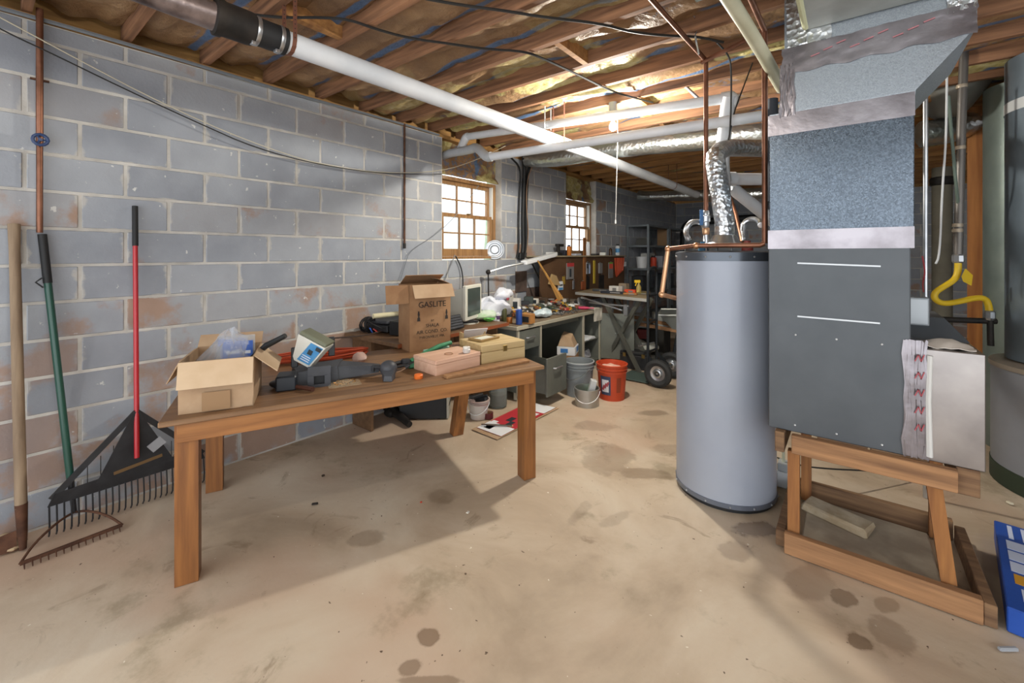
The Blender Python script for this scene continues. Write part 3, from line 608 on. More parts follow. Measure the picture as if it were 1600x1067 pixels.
for x in (.085, TL-.085): B().box((x, TW/2, TZ-.07), (.022, TW-.13, .09), bev=.002, M=MT).to('apron', M_APR, wt)
for (u, v, top) in [(285, 912, (.125, .10)), (823, 748, (TL-.13, .10)), (330, 768, (.12, TW-.12)), (712, 680, (TL-.17, TW-.12))]:
    g = G(u, v)+Fw*.035; t_ = tp(*top, TZ-.026)
    if u != 712: t_ = V((g.x, g.y, TZ-.026))
    m = Matrix.Translation(g) @ Matrix.Rotation(ta, 4, 'Z')
    b = B(); h = .044
    c4 = [tx*sx*h+ty*sy*h for sx, sy in ((-1, -1), (1, -1), (1, 1), (-1, 1))]
    b.hexa([g+c for c in c4], [t_+c for c in c4]).to('leg', M_LEG, wt)
# ------------------------------------------------------------------ things on the table
M_CARD = mat('cardboard', '#a5886a', .85, 0, '#b59a7c', 6); M_CARDL = mat('cardboard_inside', '#c0a585', .85, 0, '#ccb394', 6); M_CARDD = mat('cardboard_brown', '#8a6647', .85, 0, '#9c7856', 6)
def panel(b, p, q, r, s, th=.004):
    p, q, r, s = map(V, (p, q, r, s)); n = (q-p).cross(s-p).normalized()*th; return b.prism([p, q, r, s], n)
def obox(name, label, p, x, y, w_, d_, h_, mt, th=.004, bulge=0., cat='box'):
    """open cardboard box: p front-left-bottom, x along the front, y to the back"""
    t = T(name, label, cat, p+x*w_/2+y*d_/2); z = V((0, 0, 1))
    B().prism([p, p+x*w_, p+x*w_+y*d_, p+y*d_], z*th).to('bottom', mt, t)
    for (a, c) in ((p, p+x*w_), (p+x*w_, p+x*w_+y*d_), (p+x*w_+y*d_, p+y*d_), (p+y*d_, p)):
        nn = (p+x*w_/2+y*d_/2-(a+c)/2); nn.z = 0; nn.normalize()
        def f(u, v): return a.lerp(c, u)+z*(v*h_)-nn*bulge*math.sin(math.pi*u)*math.sin(math.pi*v)*(.6+.8*noise.noise(V((u*3, v*3, a.x*7))))
        B().grid(f, 6, 5, th, nn).to('side', mt, t)
    return t
def flap(t, a, c, d, mt, th=.004, curl=.0):
    a, c, d = V(a), V(c), V(d); n = (c-a).cross(d).normalized()
    B().grid(lambda u, v: a.lerp(c, u)+d*v+n*curl*v*v, 4, 4, th, n).to('flap', mt, t)
# open box on the left
p = G(278, 649, TZ); q = G(396, 634, TZ); bx = (q-p); bw = bx.length; bx.normalize(); by = V((-bx.y, bx.x, 0)); bh = .235; Z1 = V((0, 0, 1)); bd = .36
ob = obox('open_carton', 'low open cardboard carton with folded flaps holding a clear bag', p+Z1*.001, bx, by, bw, bd, bh, M_CARD, bulge=.012)
tb = p+Z1*bh
flap(ob, tb-by*.002, tb+bx*bw-by*.002, V((0, 0, -.115))-by*.03, M_CARDL); flap(ob, tb+bx*bw+by*.03, tb+bx*bw+by*(bd-.03), V((0, 0, -.085))+bx*.10, M_CARDL); flap(ob, tb+by*.04, tb+by*(bd-.04), V((0, 0, -.10))-bx*.05, M_CARD); flap(ob, tb+by*bd, tb+by*bd+bx*bw, V((0, 0, .05))+by*.07, M_CARD)
B().box((p+bx*bw*.5-by*.0135+Z1*.05), (.11, .001, .085), rz=math.atan2(bx.y, bx.x)).to('packing_tape', mat('brown_tape', '#8f6f4c', .35), ob)
M_CLEAR = mat('clear_plastic', '#e6eaf0', .18, 0, trans=.75, ior=1.15, alpha=.55)
pk = p+bx*bw*.60+by*.16+Z1*.345
def bag(u, v):
    a = 2*math.pi*u; r = (1-v)**.8; c = p+bx*(bw*(.45+.15*v))+by*.16+Z1*(.12+.235*v)
    n_ = .028*noise.noise(V((math.cos(a)*2.2, math.sin(a)*2.2, v*3.5)))
    return c+(bx*math.cos(a)*.145+by*math.sin(a)*.12)*(r+.03)+V((n_, n_, n_*.7))
tag(B().grid(bag, 36, 14).to('plastic_bag', M_CLEAR, smooth=True), 'clear plastic bag peaked up out of the low carton', 'plastic bag')
bp = T('blister_pack', 'blue printed card in clear packaging behind the clear bag', 'package', p+bx*bw*.6+by*.28+Z1*.03)
c0 = p+bx*bw*.42+by*.29; Mb = frame(c0, bx, V((0, 0, 1)))
B().box((.06, .17, .0), (.17, .25, .002), M=Mb).to('blister', mat('blister', '#c9d0d4', .2, 0, alpha=.35), bp); B().box((.068, .155, .004), (.135, .22, .002), M=Mb).to('card', mat('blue_card', '#3f63b4', .5, 0, '#4a6fbf', 6), bp)
b = B(); b.box((.07, .205, .0055), (.11, .016, .0008), M=Mb).to('white_stripe', mat('white_print', '#dfe4ee', .6), bp); B().text('COMPLETE', .022, Mb @ Matrix.Translation((.065, .245, .0052))).to('print', mat('white_print', '#dfe4ee'), bp); B().text('KIT', .022, Mb @ Matrix.Translation((.05, .222, .0052))).to('print', mat('white_print', '#dfe4ee'), bp)
hn = p+bx*(bw-.04)+by*(bd-.1)+Z1*.17; tag(B().tube([hn, hn+V((.06, .05, .07)), hn+V((.15, .11, .125))], [.014, .016, .013], 10).to('screwdriver', M_BLK, smooth=True), 'black rubber tool handle sticking out of the low carton', 'tool')
# brush
hb = T('hand_brush', 'black oval hand brush with a brown handle at table front', 'brush', G(440, 607, TZ)); s0 = G(440, 606, TZ); e0 = G(489, 613, TZ)
dd = (e0-s0).normalized(); Mh = frame(s0, dd, V((-dd.y, dd.x, 0)))
B().ball(s0+Z1*.022, .055, 20, 1.35, .85, .4, M=Matrix.Rotation(math.atan2(dd.y, dd.x), 4, 'Z')).to('head', M_BLKP, hb, True); B().tube([s0+dd*.06+Z1*.02, s0+dd*.11+Z1*.018, e0+Z1*.016], [.012, .011, .013], 10).to('handle', mat('brown_plastic', '#4a2c22', .4), hb, True)
# black plastic attachment with square flange and long tube
at = T('vacuum_attachment', 'black plastic vacuum attachment with a square flange and long tube', 'attachment', G(480, 600, TZ)); M_DP = mat('charcoal_plastic', '#3b3d42', .5, 0, '#45474c', 9)
f0 = G(499, 604, TZ); Mf = Matrix.Translation(f0) @ Matrix.Rotation(ta-.12, 4, 'Z')
b = B(); b.box((0, 0, .008), (.115, .018, .016), M=Mf).box((0, 0, .087), (.115, .018, .05), M=Mf).box((-.042, 0, .04), (.031, .018, .05), M=Mf).box((.042, 0, .04), (.031, .018, .05), M=Mf).to('flange', M_DP, at)
B().box((.0, .035, .04), (.05, .05, .045), M=Mf).to('socket', M_BLK, at)
B().hexa([Mf @ V(c) for c in ((-.12, .05, .0), (.10, .05, .0), (.13, .20, .0), (-.16, .20, .0))], [Mf @ V(c) for c in ((-.11, .055, .075), (.09, .055, .09), (.12, .19, .10), (-.15, .19, .08))]).to('housing', M_DP, at)
B().box((-.16, .03, .04), (.10, .12, .08), bev=.008, M=Mf).to('motor_end', mat('navy_plastic', '#23282f', .4), at)
B().hexa([Mf @ V(c) for c in ((.08, .06, .01), (.13, .16, .01), (.33, .14, .02), (.32, .10, .02))], [Mf @ V(c) for c in ((.08, .07, .085), (.12, .16, .095), (.33, .14, .06), (.32, .10, .06))]).to('neck', M_DP, at)
B().tube([Mf @ V((.3, .13, .04)), Mf @ V((.5, .21, .045)), Mf @ V((.70, .29, .05))], .013, 10).to('tube', M_BLKP, at, True); B().tube([Mf @ V((.3, .12, .03)), Mf @ V((.45, .15, .03)), Mf @ V((.54, .19, .035))], .010, 8).to('lever', M_BLKP, at, True); B().box(Mf @ V((.49, .19, .045)), (.05, .035, .04), rz=ta, bev=.005).to('joint', M_BLKP, at)
for (x, y, h) in ((-.13, .10, .15), (.06, .13, .19)): B().box((x, y, h), (.035, .018, .11), bev=.004, M=Mf).to('prong', M_BLKP, at)
# jug
jp = G(482, 590, TZ)+Z1*.13; jg = T('chemical_jug', 'tilted white jug with a blue label lying on the black attachment', 'jug', jp)
Mj = Matrix.Translation(P(486, 545, 2.42)) @ Matrix.Rotation(TH, 4, 'Z') @ Matrix.Rotation(math.radians(28), 4, 'Y')
B().hexa([Mj @ V(c) for c in ((-.055, -.035, -.085), (.05, -.035, -.085), (.05, .05, -.085), (-.055, .05, -.085))], [Mj @ V(c) for c in ((-.085, -.05, .06), (.085, -.05, .06), (.085, .06, .06), (-.085, .06, .06))]).to('body', mat('jug_white', '#d9d8cf', .4), jg)
B().box((0, .005, .072), (.165, .105, .022), bev=.004, M=Mj).to('base', mat('jug_green', '#6f735f', .5), jg)
B().hexa([Mj @ V(c) for c in ((-.03, -.0415, -.07), (.045, -.0415, -.07), (.045, -.038, -.07), (-.03, -.038, -.07))], [Mj @ V(c) for c in ((-.0, -.0515, .05), (.075, -.0515, .05), (.075, -.047, .05), (-.0, -.047, .05))]).to('label', mat('label_blue', '#3f86bd', .45, 0, '#5a9acb', 9), jg)
B().box((.055, -.0535, .035), (.03, .003, .02), M=Mj).to('barcode', mat('dark_print', '#2a3238', .6), jg); B().box((.02, -.051, .0), (.024, .004, .026), M=Mj).to('emblem', mat('dark_print', '#2a3238'), jg)
for k in range(3): B().box((.012, -.0475, -.03-.012*k), (.05, .003, .004), M=Mj).to('print_line', mat('white_print', '#dfe4ee'), jg)
# orange cord coil
oc = B(); cs = G(508, 560, TZ)
for k in range(9):
    hh = .012+.011*(k % 5); o_ = .03*(k//5)
    pts = [tp(*tq(500, 563)) + tx*(.30*math.cos(a)*(1+.05*math.sin(k*2)))+ty*((.055+.012*(k % 3))*math.sin(a)+o_)+Z1*(hh+.006*math.sin(a*2+k)) for a in [2*math.pi*i/20 for i in range(20)]]
    oc.tube(pts, .0055, 6, closed=True)
tag(oc.to('cord_bundle', mat('orange_cord', '#b5492a', .5), smooth=True), 'orange extension cord coiled in a long bundle at table back', 'cord')
rp = G(562, 567, TZ); tag(B().ball(rp+Z1*.035, .05, 14, 1.2, .9, .75).lump(.016, 18, 4).to('crumpled_bag', mat('pinkish_plastic', '#b09084', .45, 0, '#c4a79b', 8), smooth=True), 'crumpled pinkish bag at the end of the orange cord', 'bag')
# bag of screws
zs = G(538, 600, TZ); zb = T('bag_of_screws', 'clear zip bag of brass screws lying flat', 'bag', zs)
B().grid(lambda u, v: zs+tx*(u-.5)*.17+ty*(v-.5)*.12+Z1*(.003+.022*math.sin(math.pi*u)*math.sin(math.pi*v)+.004*noise.noise(V((u*8, v*8, 0)))), 16, 12, .0008).to('film', mat('bag_film', '#e3d6b8', .1, 0, alpha=.14), zb, True)
scb = B(); random.seed(3)
for k in range(60):
    a = random.uniform(0, 6.28); c = zs+tx*random.uniform(-.045, .06)+ty*random.uniform(-.04, .04)+Z1*random.uniform(.004, .014); scb.cyl(c, c+V((math.cos(a)*.016, math.sin(a)*.016, .002)), .0022, n=5)
scb.to('screws', mat('brass_screws', '#96602f', .35, .8, '#c99a55', 60), zb, kind='stuff')
for k in range(5): 
    c = zs+tx*(-.12+.02*k)+ty*(-.03+.008*((k*7) % 4)); pass
# black fixture
fx = T('lamp_head', 'black dome shaped lamp head with a short wire', 'lamp head', G(607, 594, TZ)); fb = G(607, 590, TZ); Mx = Matrix.Translation(fb) @ Matrix.Rotation(TH, 4, 'Z')
B().ball(fb+Z1*.055, .05, 18, 1, 1, .95).to('dome', M_DP, fx, True); B().hexa([Mx @ V(c) for c in ((-.005, -.085, .002), (.045, -.085, .002), (.045, -.02, .002), (-.03, -.02, .002))], [Mx @ V(c) for c in ((0, -.08, .03), (.04, -.08, .03), (.048, -.02, .075), (-.04, -.02, .075))]).to('spout', M_DP, fx)
B().box((-.07, .02, .06), (.055, .02, .016), bev=.003, M=Mx).to('bracket', M_BLKP, fx); B().box((-.095, .02, .05), (.012, .024, .04), M=Mx).to('clip', M_BLKP, fx); B().tube([Mx @ V((.045, .0, .03)), Mx @ V((.07, .02, .035)), Mx @ V((.095, .04, .05))], .004, 6).to('wire', mat('tan_wire', '#8d6f55', .6), fx); B().cyl(Mx @ V((.09, .037, .048)), Mx @ V((.11, .05, .06)), .010, n=10).to('plug', M_BLKP, fx)
oc_ = G(654, 591, TZ); tag(B().lathe([(.024, 0), (.026, .004), (.026, .02), (.022, .024), (.0001, .024)], oc_, 18).to('bottle_cap', mat('orange_cap', '#e2702a', .45), smooth=True), 'small orange cap on the table top', 'cap')
# pink box
M_PINK = wood('pink_wood', '#c99f86', '#dab59c', 0, 2., .6, .05)
pl, pf, pr = G(650, 577, TZ), G(681, 588, TZ), G(750, 571, TZ); px = (pr-pf); pw = px.length; px.normalize(); py = V((-px.y, px.x, 0)); pdp = (pl-pf).dot(py)
pdp = .235
pkb = T('wooden_box', 'pale pink wooden box with a lid at the table front', 'box', pf+px*pw/2+py*pdp/2, math.atan2(px.y, px.x)); Mp = frame(pf, px, py)
B().box((pw/2, pdp/2, .032), (pw, pdp, .064), bev=.002, M=Mp).to('body', M_PINK, pkb); B().box((pw/2, pdp/2, .078), (pw+.006, pdp+.006, .025), bev=.003, M=Mp).to('lid', M_PINK, pkb)
def rest(u, v, z): return G(u, v, z)
PZ = TZ+.0915
tag(B().tube([rest(701, 553, PZ)+V((.026*math.cos(a), .026*math.sin(a), .002)) for a in [i*.449 for i in range(14)]], .002, 6, closed=True).to('rubber_band', mat('band_brown', '#9b7250', .6)), 'brown rubber band lying on the pink box', 'rubber band')
jr = T('small_jar', 'small white jar with a lid on the pink box', 'jar', rest(729, 551, PZ)); jc = rest(729, 551, PZ)
B().lathe([(.022, .0005), (.026, .01), (.026, .022), (.02, .027)], jc, 18).to('glass', mat('jar_white', '#c8c2bc', .3), jr, True); B().lathe([(.023, .0275), (.023, .038), (.0001, .039)], jc, 18).to('lid', mat('lid_white', '#dcdad2', .4), jr, True)
sq = G(668, 560, TZ); gt = T('green_shears', 'green handled tool half hidden behind the pink box', 'tool', G(700, 560, TZ)); M_GRN = mat('green_plastic', '#2f6b4a', .45, 0, '#3f8a63', 9)
g0 = pf+px*.02+py*(pdp+.035); B().tube([g0+Z1*.04-px*.02, g0+px*.08+Z1*.075, g0+px*.2+Z1*.105, g0+px*.30+Z1*.115], [.018, .014, .016, .014], 10).to('handle', M_GRN, gt, True); B().tube([g0-px*.03+Z1*.016, g0+px*.1+Z1*.02, g0+px*.25+Z1*.07], .014, 10).to('handle', M_GRN, gt, True); B().box(g0+px*.2+py*.03+Z1*.08, (.2, .03, .02), rz=math.atan2(px.y, px.x), bev=.004).to('blade', mat('mint_paint', '#8fb8a4', .4), gt)
gl = G(645, 575, TZ); tag(B().box(gl+Z1*.022, (.07, .05, .042), rz=ta, bev=.012).to('green_sprayer', M_GRN, smooth=True), 'small green plastic nozzle left of the pink box', 'nozzle')
# wooden box with latch
M_PALE = wood('pale_pine', '#b39a6b', '#c8b184', 0, 2., .6, .06)
w0, w1 = G(751, 570, TZ), G(819, 558, TZ); wx = (w1-w0); ww = wx.length; wx.normalize(); wy = V((-wx.y, wx.x, 0)); wd = .30; wh_ = .12
w0 = w0+px*.008; wbx = T('wooden_box', 'pale pine box with a brass latch beside the pink box', 'box', w0+wx*ww/2+wy*wd/2, math.atan2(wx.y, wx.x)); Mw = frame(w0, wx, wy)
B().box((ww/2, wd/2, .037), (ww, wd, .074), bev=.002, M=Mw).to('body', M_PALE, wbx); B().box((ww/2, wd/2, .0985), (ww, wd, .045), bev=.003, M=Mw).to('lid', M_PALE, wbx); B().box((ww*.52, -.003, .085), (.034, .006, .04), bev=.002, M=Mw).to('latch', mat('brass_old', '#8a7444'), wbx)
fz_ = TZ+.1215; fr = T('picture_frame', 'small framed picture lying on the pine box', 'picture frame', G(762, 535, fz_)); fc = w0+wx*.06+wy*.10+Z1*(fz_-w0.z+TZ-TZ)
fc.z = fz_; Mfr = frame(fc, (wx*.97+wy*.25), wy)
b = B(); L_, W_ = .19, .13
for (c, d) in (((L_/2, .007, .009), (L_, .014, .016)), ((L_/2, W_-.007, .009), (L_, .014, .016)), ((.007, W_/2, .009), (.014, W_-.029, .016)), ((L_-.007, W_/2, .009), (.014, W_-.029, .016))): B().box(c, d, bev=.002, M=Mfr).to('frame_side', mat('frame_wood', '#94784a', .5), fr)
B().box((L_/2, W_/2, .006), (L_-.027, W_-.027, .006), M=Mfr).to('print', mat('pale_print', '#cfd2c2', .4, 0, '#e2e0d2', 9), fr)
# plank along the front edge
k0, k1 = G(697, 592, TZ), G(826, 566, TZ); tag(B().beam(k0+Z1*.008+ty*.02, k1+Z1*.008+ty*.02, .055, .016, bev=.002).to('wood_strip', wood('strip_wood', '#80593a', '#a1784f', 0, 2, .6)), 'flat wooden strip along the right front table edge', 'plank')
# letter holder
lh = T('letter_holder', 'wooden letter holder with a white envelope behind the pine box', 'letter holder', G(740, 541, TZ)); lc = G(722, 539, TZ); Ml = frame(lc, tx, ty)
B().box((.09, 0, .006), (.2, .08, .012), M=Ml).to('base', M_PALE, lh)
for x in (-.005, .185): B().box((x, 0, .055), (.012, .07, .09), M=Ml).to('upright', M_PALE, lh)
B().box((.09, .025, .05), (.178, .008, .07), M=Ml).to('back', mat('frame_wood', '#94784a'), lh)
B().box((.10, -.02, .085), (.20, .004, .11), rx=.7, M=Ml).to('envelope', mat('paper_white', '#dfe1e4', .7), lh)
tag(B().box(lc+tx*.22+ty*.03+Z1*.006, (.10, .08, .01), rz=ta+.4, bev=.002).lump(.004, 20).to('crumpled_paper', mat('cream_paper', '#d8d0ac', .8)), 'crumpled cream paper beside the letter holder', 'paper')
# tall carton
g0, g1 = G(640, 551, TZ), G(704, 542, TZ); gx = (g1-g0); gw = gx.length; gx.normalize(); gy = V((-gx.y, gx.x, 0)); gd = .22; gh = .495
ga = obox('shipping_carton', 'tall brown carton printed GASLITE standing open on the table', g0+Z1*.001, gx, gy, gw, gd, gh, M_CARDD, bulge=.006)
tb = g0+Z1*gh
flap(ga, tb+gx*.02-gy*.003, tb+gx*(gw+.01)-gy*.003, V((0, 0, -.095))-gy*.05, M_CARD, curl=.0); flap(ga, tb+gy*.03-gx*.002, tb+gy*.05-gx*.165, V((0, 0, -.135))-gy*.02, M_CARDD)
flap(ga, tb+gy*gd+gx*.01, tb+gy*gd+gx*(gw-.01), V((0, 0, .07))-gy*.12, M_CARDD); flap(ga, tb+gx*gw+gy*.02, tb+gx*gw+gy*(gd-.02), V((0, 0, .04))-gx*.10, M_CARDD)
Mg = frame(g0-gy*.0095, gx, V((0, 0, 1))); M_INK = mat('stencil_ink', '#2e2723', .8)
for (tx_, sz_, h_) in (('GASLITE', .062, .325), ('BY', .022, .215), ('SHALA', .036, .175), ('AIR COND. CO.', .036, .13), ('FYRONVILLE, MA.', .027, .092)): B().text(tx_, sz_, Mg @ Matrix.Translation((gw*.53, h_, 0))).to('printed_line', M_INK, ga)
for x in (.20, .88): B().prism([Mg @ V((gw*x+dx, dy, 0)) for dx, dy in ((-.012, .225), (.012, .225), (.010, .25), (.004, .256), (.008, .275), (.003, .30), (-.003, .30), (-.008, .275), (-.004, .256), (-.010, .25))], -gy*.001).to('printed_lamp', M_INK, ga)
# ================================================================== under the table
def bucket(name, label, p, r0, r1, h, mt, rim=None, ridges=True, cat='bucket', handle=None):
    t = T(name, label, cat, p); n = 32
    B().lathe([(r0, 0), (r1, h), (r1-.004, h), (r0-.004, .005), (.0001, .005)], p, n).to('body', mt, t, True)
    b = B().lathe([(r1, h-.012), (r1+.008, h-.01), (r1+.008, h), (r1-.003, h+.001)], p, n, cap=False)
    b.to('rim', rim or mt, t, True)
    if ridges:
        for k, hh in enumerate((.80, .88)):
            rr = r0+(r1-r0)*hh; B().lathe([(rr, hh*h-.006), (rr+.009, hh*h-.004), (rr+.009, hh*h+.004), (rr, hh*h+.006)], p, n, cap=False).to('ridge', mt, t, True)
    if handle:
        d = V((math.cos(handle[0]), math.sin(handle[0]), 0)); s_ = V((-d.y, d.x, 0)); rr = r1+.01
        B().tube([p+s_*(rr*math.cos(a))+d*(rr*math.sin(a)*handle[1])+V((0, 0, h*.86-math.sin(a)*handle[2])) for a in [math.pi*i/14 for i in range(15)]], .0035, 6).to('handle', handle[3] if len(handle) > 3 else M_STL, t, True)
    return t
pcx = G(697, 655); pct = T('computer_tower', 'black computer tower with a beige front under the table', 'computer', pcx); Mpc = Matrix.Translation(pcx+V((.0, .02, 0))) @ Matrix.Rotation(ta-.45, 4, 'Z')
B().box((-.22, .08, .20), (.42, .19, .39), bev=.006, M=Mpc).to('case', mat('case_black', '#1b1c1e', .45), pct); B().box((0, .08, .20), (.02, .19, .39), bev=.004, M=Mpc).to('front_panel', mat('case_beige', '#a9a598', .5), pct)
for k, z in enumerate((.34, .28, .20, .12)): B().box((.011, .08, z), (.005, .13, .018 if k else .05), M=Mpc).to('drive_bay', M_BLKP, pct)
bt = T('floor_pedestal', 'dark cast pedestal foot with a steel column under the table', 'pedestal', G(617, 655)); bc = G(613, 650)
B().cyl(bc+V((0, 0, .06)), bc+V((0, 0, .62)), .022).to('column', M_STL, bt, True); B().ball(bc+V((0, 0, .04)), .075, 18, 1, 1, .6).to('hub', M_IRON, bt, True); e_ = G(640, 668); B().tube([bc+V((0, 0, .05)), bc.lerp(e_, .5)+V((0, 0, .045)), e_+V((0, 0, .026))], [.04, .034, .026], 12).to('foot', M_IRON, bt, True); e2_ = bc+(bc-e_); B().tube([bc+V((0, 0, .05)), e2_+V((0, 0, .024))], .03, 10, r2=.024).to('foot', M_IRON, bt, True)
wbk = bucket('bucket', 'white pail filled with dark tools under the table', G(748, 652), .075, .095, .17, mat('dirty_white', '#c3bdb6', .5, 0, '#a88f88', 5), handle=(-1.2, 1.0, .09, mat('offwhite', '#cfd2d4')))
for k in range(4): tag(B().box(G(748, 652)+V((.03*math.cos(k*1.6), .03*math.sin(k*1.6), .165+.012*k)), (.13, .032, .026), rz=.5*k, ry=-.35+.12*k, bev=.004).to('tool', M_BLKP), ['dark tool lying lowest in the white pail', 'dark tool second from the bottom of the white pail', 'dark tool second from the top of the white pail', 'dark tool lying on top in the white pail'][k], 'tool', 'tools in the white pail')
gj = T('glass_jar', 'large glass jar on the floor behind the white pail', 'jar', G(778, 634)); gc = G(778, 634); B().lathe([(.085, 0), (.09, .02), (.09, .2), (.06, .25), (.06, .28)], gc, 24).to('glass', mat('jar_glass', '#aab1ad', .05, 0, trans=.7, ior=1.2), gj, True); B().lathe([(.06, .01), (.075, .02), (.07, .12), (.0001, .15)], gc, 16).to('contents', mat('jar_contents', '#6b5f50', .9), gj, True)
tr_ = T('tape_roll', 'roll of dark red tape on the floor', 'tape', G(763, 653)); tc = G(763, 653); B().lathe([(.045, 0), (.045, .05), (.032, .05), (.032, 0), (.045, 0)], tc, 24).to('tape', mat('red_tape', '#5a2327', .4), tr_, True); B().lathe([(.0318, .001), (.0318, .049), (.029, .049), (.029, .001), (.0318, .001)], tc, 24).to('core', M_CARDD, tr_, True)
rs = T('sign_board', 'red and white printed board lying on the floor', 'sign', G(800, 655)); rc = [G(745, 668, .012), G(783, 682, .012), G(868, 637, .012), G(828, 628, .012)]
cc = [G(737, 671, .004), G(777, 687, .004), G(873, 638, .004), G(830, 627, .004)]
B().prism(cc, (0, 0, .004)).to('cardboard_back', M_CARD, rs); B().prism(rc, (0, 0, .002)).to('board', mat('red_board', '#b8313b', .5), rs)
def rq(a, b_): return rc[0].lerp(rc[3], a).lerp(rc[1].lerp(rc[2], a), b_)
def rpatch(a0_, a1_, b0_, b1_, nm, m, z=.0022): B().prism([rq(a0_, b0_)+V((0, 0, z)), rq(a0_, b1_)+V((0, 0, z)), rq(a1_, b1_)+V((0, 0, z)), rq(a1_, b0_)+V((0, 0, z))], (0, 0, .0006)).to(nm, m, rs)
M_PAP = mat('paper_white', '#dfe1e4')
rpatch(.0, .22, 0, 1, 'white_band', M_PAP); rpatch(.76, 1., 0, 1, 'white_band', M_PAP); rpatch(.65, .72, .55, .9, 'white_patch', M_PAP); rpatch(.34, .46, .35, .55, 'dark_picture', mat('dark_print', '#2a3238')); rpatch(.25, .36, .55, .72, 'dark_picture', mat('dark_print', '#2a3238')); rpatch(.22, .27, .05, .25, 'white_patch', M_PAP); rpatch(.05, .16, .15, .4, 'print_block', mat('tan_print', '#a5907d', .6)); rpatch(.23, .28, .72, .82, 'yellow_patch', mat('yellow_print', '#d8c08a', .6))
tag(B().beam(G(752, 663, .03), G(800, 665, .026), .012, .012, bev=.002).to('screwdriver_shaft', mat('old_steel', '#6d6259', .4, .6)), 'thin steel rod lying across the red board', 'rod')
for i, (u, v) in enumerate(((822, 634),)): tag(B().tube([G(u, v, .02)+V((.025*math.cos(a), .025*math.sin(a), 0)) for a in [k*.449 for k in range(14)]], .004, 6, closed=True).to('metal_ring', M_IRON), 'black metal ring on the red board', 'ring')
# ================================================================== brown desk and its things
DZ = .80; dk = T('wooden_desk', 'brown laminate desk against the block wall behind the table', 'desk', (-3.08, 2.7, 0))
M_LAM = wood('laminate', '#5f4632', '#7a5d42', 1, 2, .5, .04); M_LAMR = wood('laminate_edge', '#7a3f28', '#93532f', 1, 2, .5, .04)
B().bb(XW+.005, -2.70, 2.02, 3.36, DZ-.03, DZ, .003).to('top', M_LAM, dk); B().bb(-2.70, -2.692, 2.02, 3.36, DZ-.031, DZ-.001).to('edge_band', M_LAMR, dk)
for y, xe in ((2.10, XW+.3), (3.30, -2.80)): B().bb(XW+.02, xe, y-.012, y+.012, 0, DZ-.031).to('side_panel', M_LAM, dk)
B().bb(XW+.03, XW+.05, 2.12, 3.28, .2, DZ-.031).to('back_panel', M_LAM, dk)
def dq(u, v): return G(u, v, DZ)
c = V((-3.29, 2.17, DZ)); cb_ = T('cable_coil', 'black cable coil with red and blue ties on the desk corner', 'cable', c); b = B()
for k in range(7):
    r_ = .055+.012*math.sin(k*1.7); b.tube([c+V((.02*math.sin(a+k)-.01+.012*k-.04, math.cos(a)*r_, .068+math.sin(a)*r_)) for a in [i*.3927 for i in range(16)]], .006, 6, closed=True)
b.to('loops', M_BLK, cb_, True, kind='stuff'); B().cyl(c+V((.04, -.03, .05)), c+V((.07, -.02, .012)), .006, n=8).to('plug', mat('blue_plug', '#2b5bb0', .4), cb_); B().cyl(c+V((.05, .0, .04)), c+V((.085, .02, .012)), .007, n=8).to('plug', mat('red_plug', '#c0392f', .4), cb_)
c = dq(610, 523); ub = T('power_supply', 'black power supply box with cables beside the tall carton', 'power supply', c)
B().box(c+V((.06, .12, .06)), (.15, .26, .118), rz=.15, bev=.006).to('case', mat('case_black', '#1b1c1e'), ub); B().tube([c+V((-.04, -.04, .05)), c+V((-.1, -.12, .10)), c+V((-.2, -.1, .12)), c+V((-.26, .05, .04))], .006, 6, sm=2).to('cable', M_BLK, ub, True); B().tube([c+V((-.06, -.05, .03)), c+V((-.08, -.2, .012)), c+V((-.18, -.4, .012))], .006, 6, sm=2).to('cable', mat('brown_cable', '#3a2a20', .5), ub, True)
c = V((-3.10, 2.06, DZ)); st_ = T('scanner', 'flat black scanner behind the coiled cable', 'scanner', c); B().box(c+V((-.15, .30, .045)), (.28, .34, .06), rz=.1, bev=.008).to('base', M_BLKP, st_); B().box(c+V((-.15, .30, .095)), (.28, .34, .03), rz=.1, ry=-.05, bev=.008).to('lid', M_DP, st_)
tag(B().tube([c+V((-.1, .08, .155)), c+V((-.05, .30, .157)), c+V((-.02, .5, .165))], .022, 12).to('paper_roll', mat('cream_paper', '#d8d0ac'), smooth=True), 'rolled cream paper lying on the black scanner', 'paper roll')
def monitor(label, c, rz, wd, ht_, m, depth, scr):
    t = T('monitor', label, 'monitor', c, rz); Mm = Matrix.Translation(c) @ Matrix.Rotation(rz, 4, 'Z')  # screen faces local -Y
    B().box((0, .0, ht_/2+.04), (wd, .04, ht_), bev=.008, M=Mm).to('bezel', m, t); B().box((0, -.0205, ht_/2+.045), (wd-.07, .004, ht_-.07), bev=.001, M=Mm).to('screen', scr, t)
    b_ = .6
    B().hexa([Mm @ V(q) for q in ((-wd/2+.02, .02, .06), (wd/2-.02, .02, .06), (wd*b_/2, depth, .09), (-wd*b_/2, depth, .09))], [Mm @ V(q) for q in ((-wd/2+.02, .02, ht_+.02), (wd/2-.02, .02, ht_+.02), (wd*b_/2, depth, ht_-.06), (-wd*b_/2, depth, ht_-.06))]).to('rear_shell', m, t)
    B().lathe([(.12, 0), (.12, .012), (.05, .022), (.05, .05)], c+Matrix.Rotation(rz, 3, 'Z') @ V((0, .06, 0)), 20).to('stand', m, t, True); B().box((wd/2-.05, -.022, .052), (.012, .006, .006), M=Mm).to('power_button', M_DP, t)
monitor('boxy beige computer monitor on the desk by the window', V((-2.95, 3.10, DZ+.001)), math.radians(108), .36, .34, mat('monitor_beige', '#c9c8bc', .5), .28, mat('crt_glass', '#3c4743', .15, 0, spec=.7))
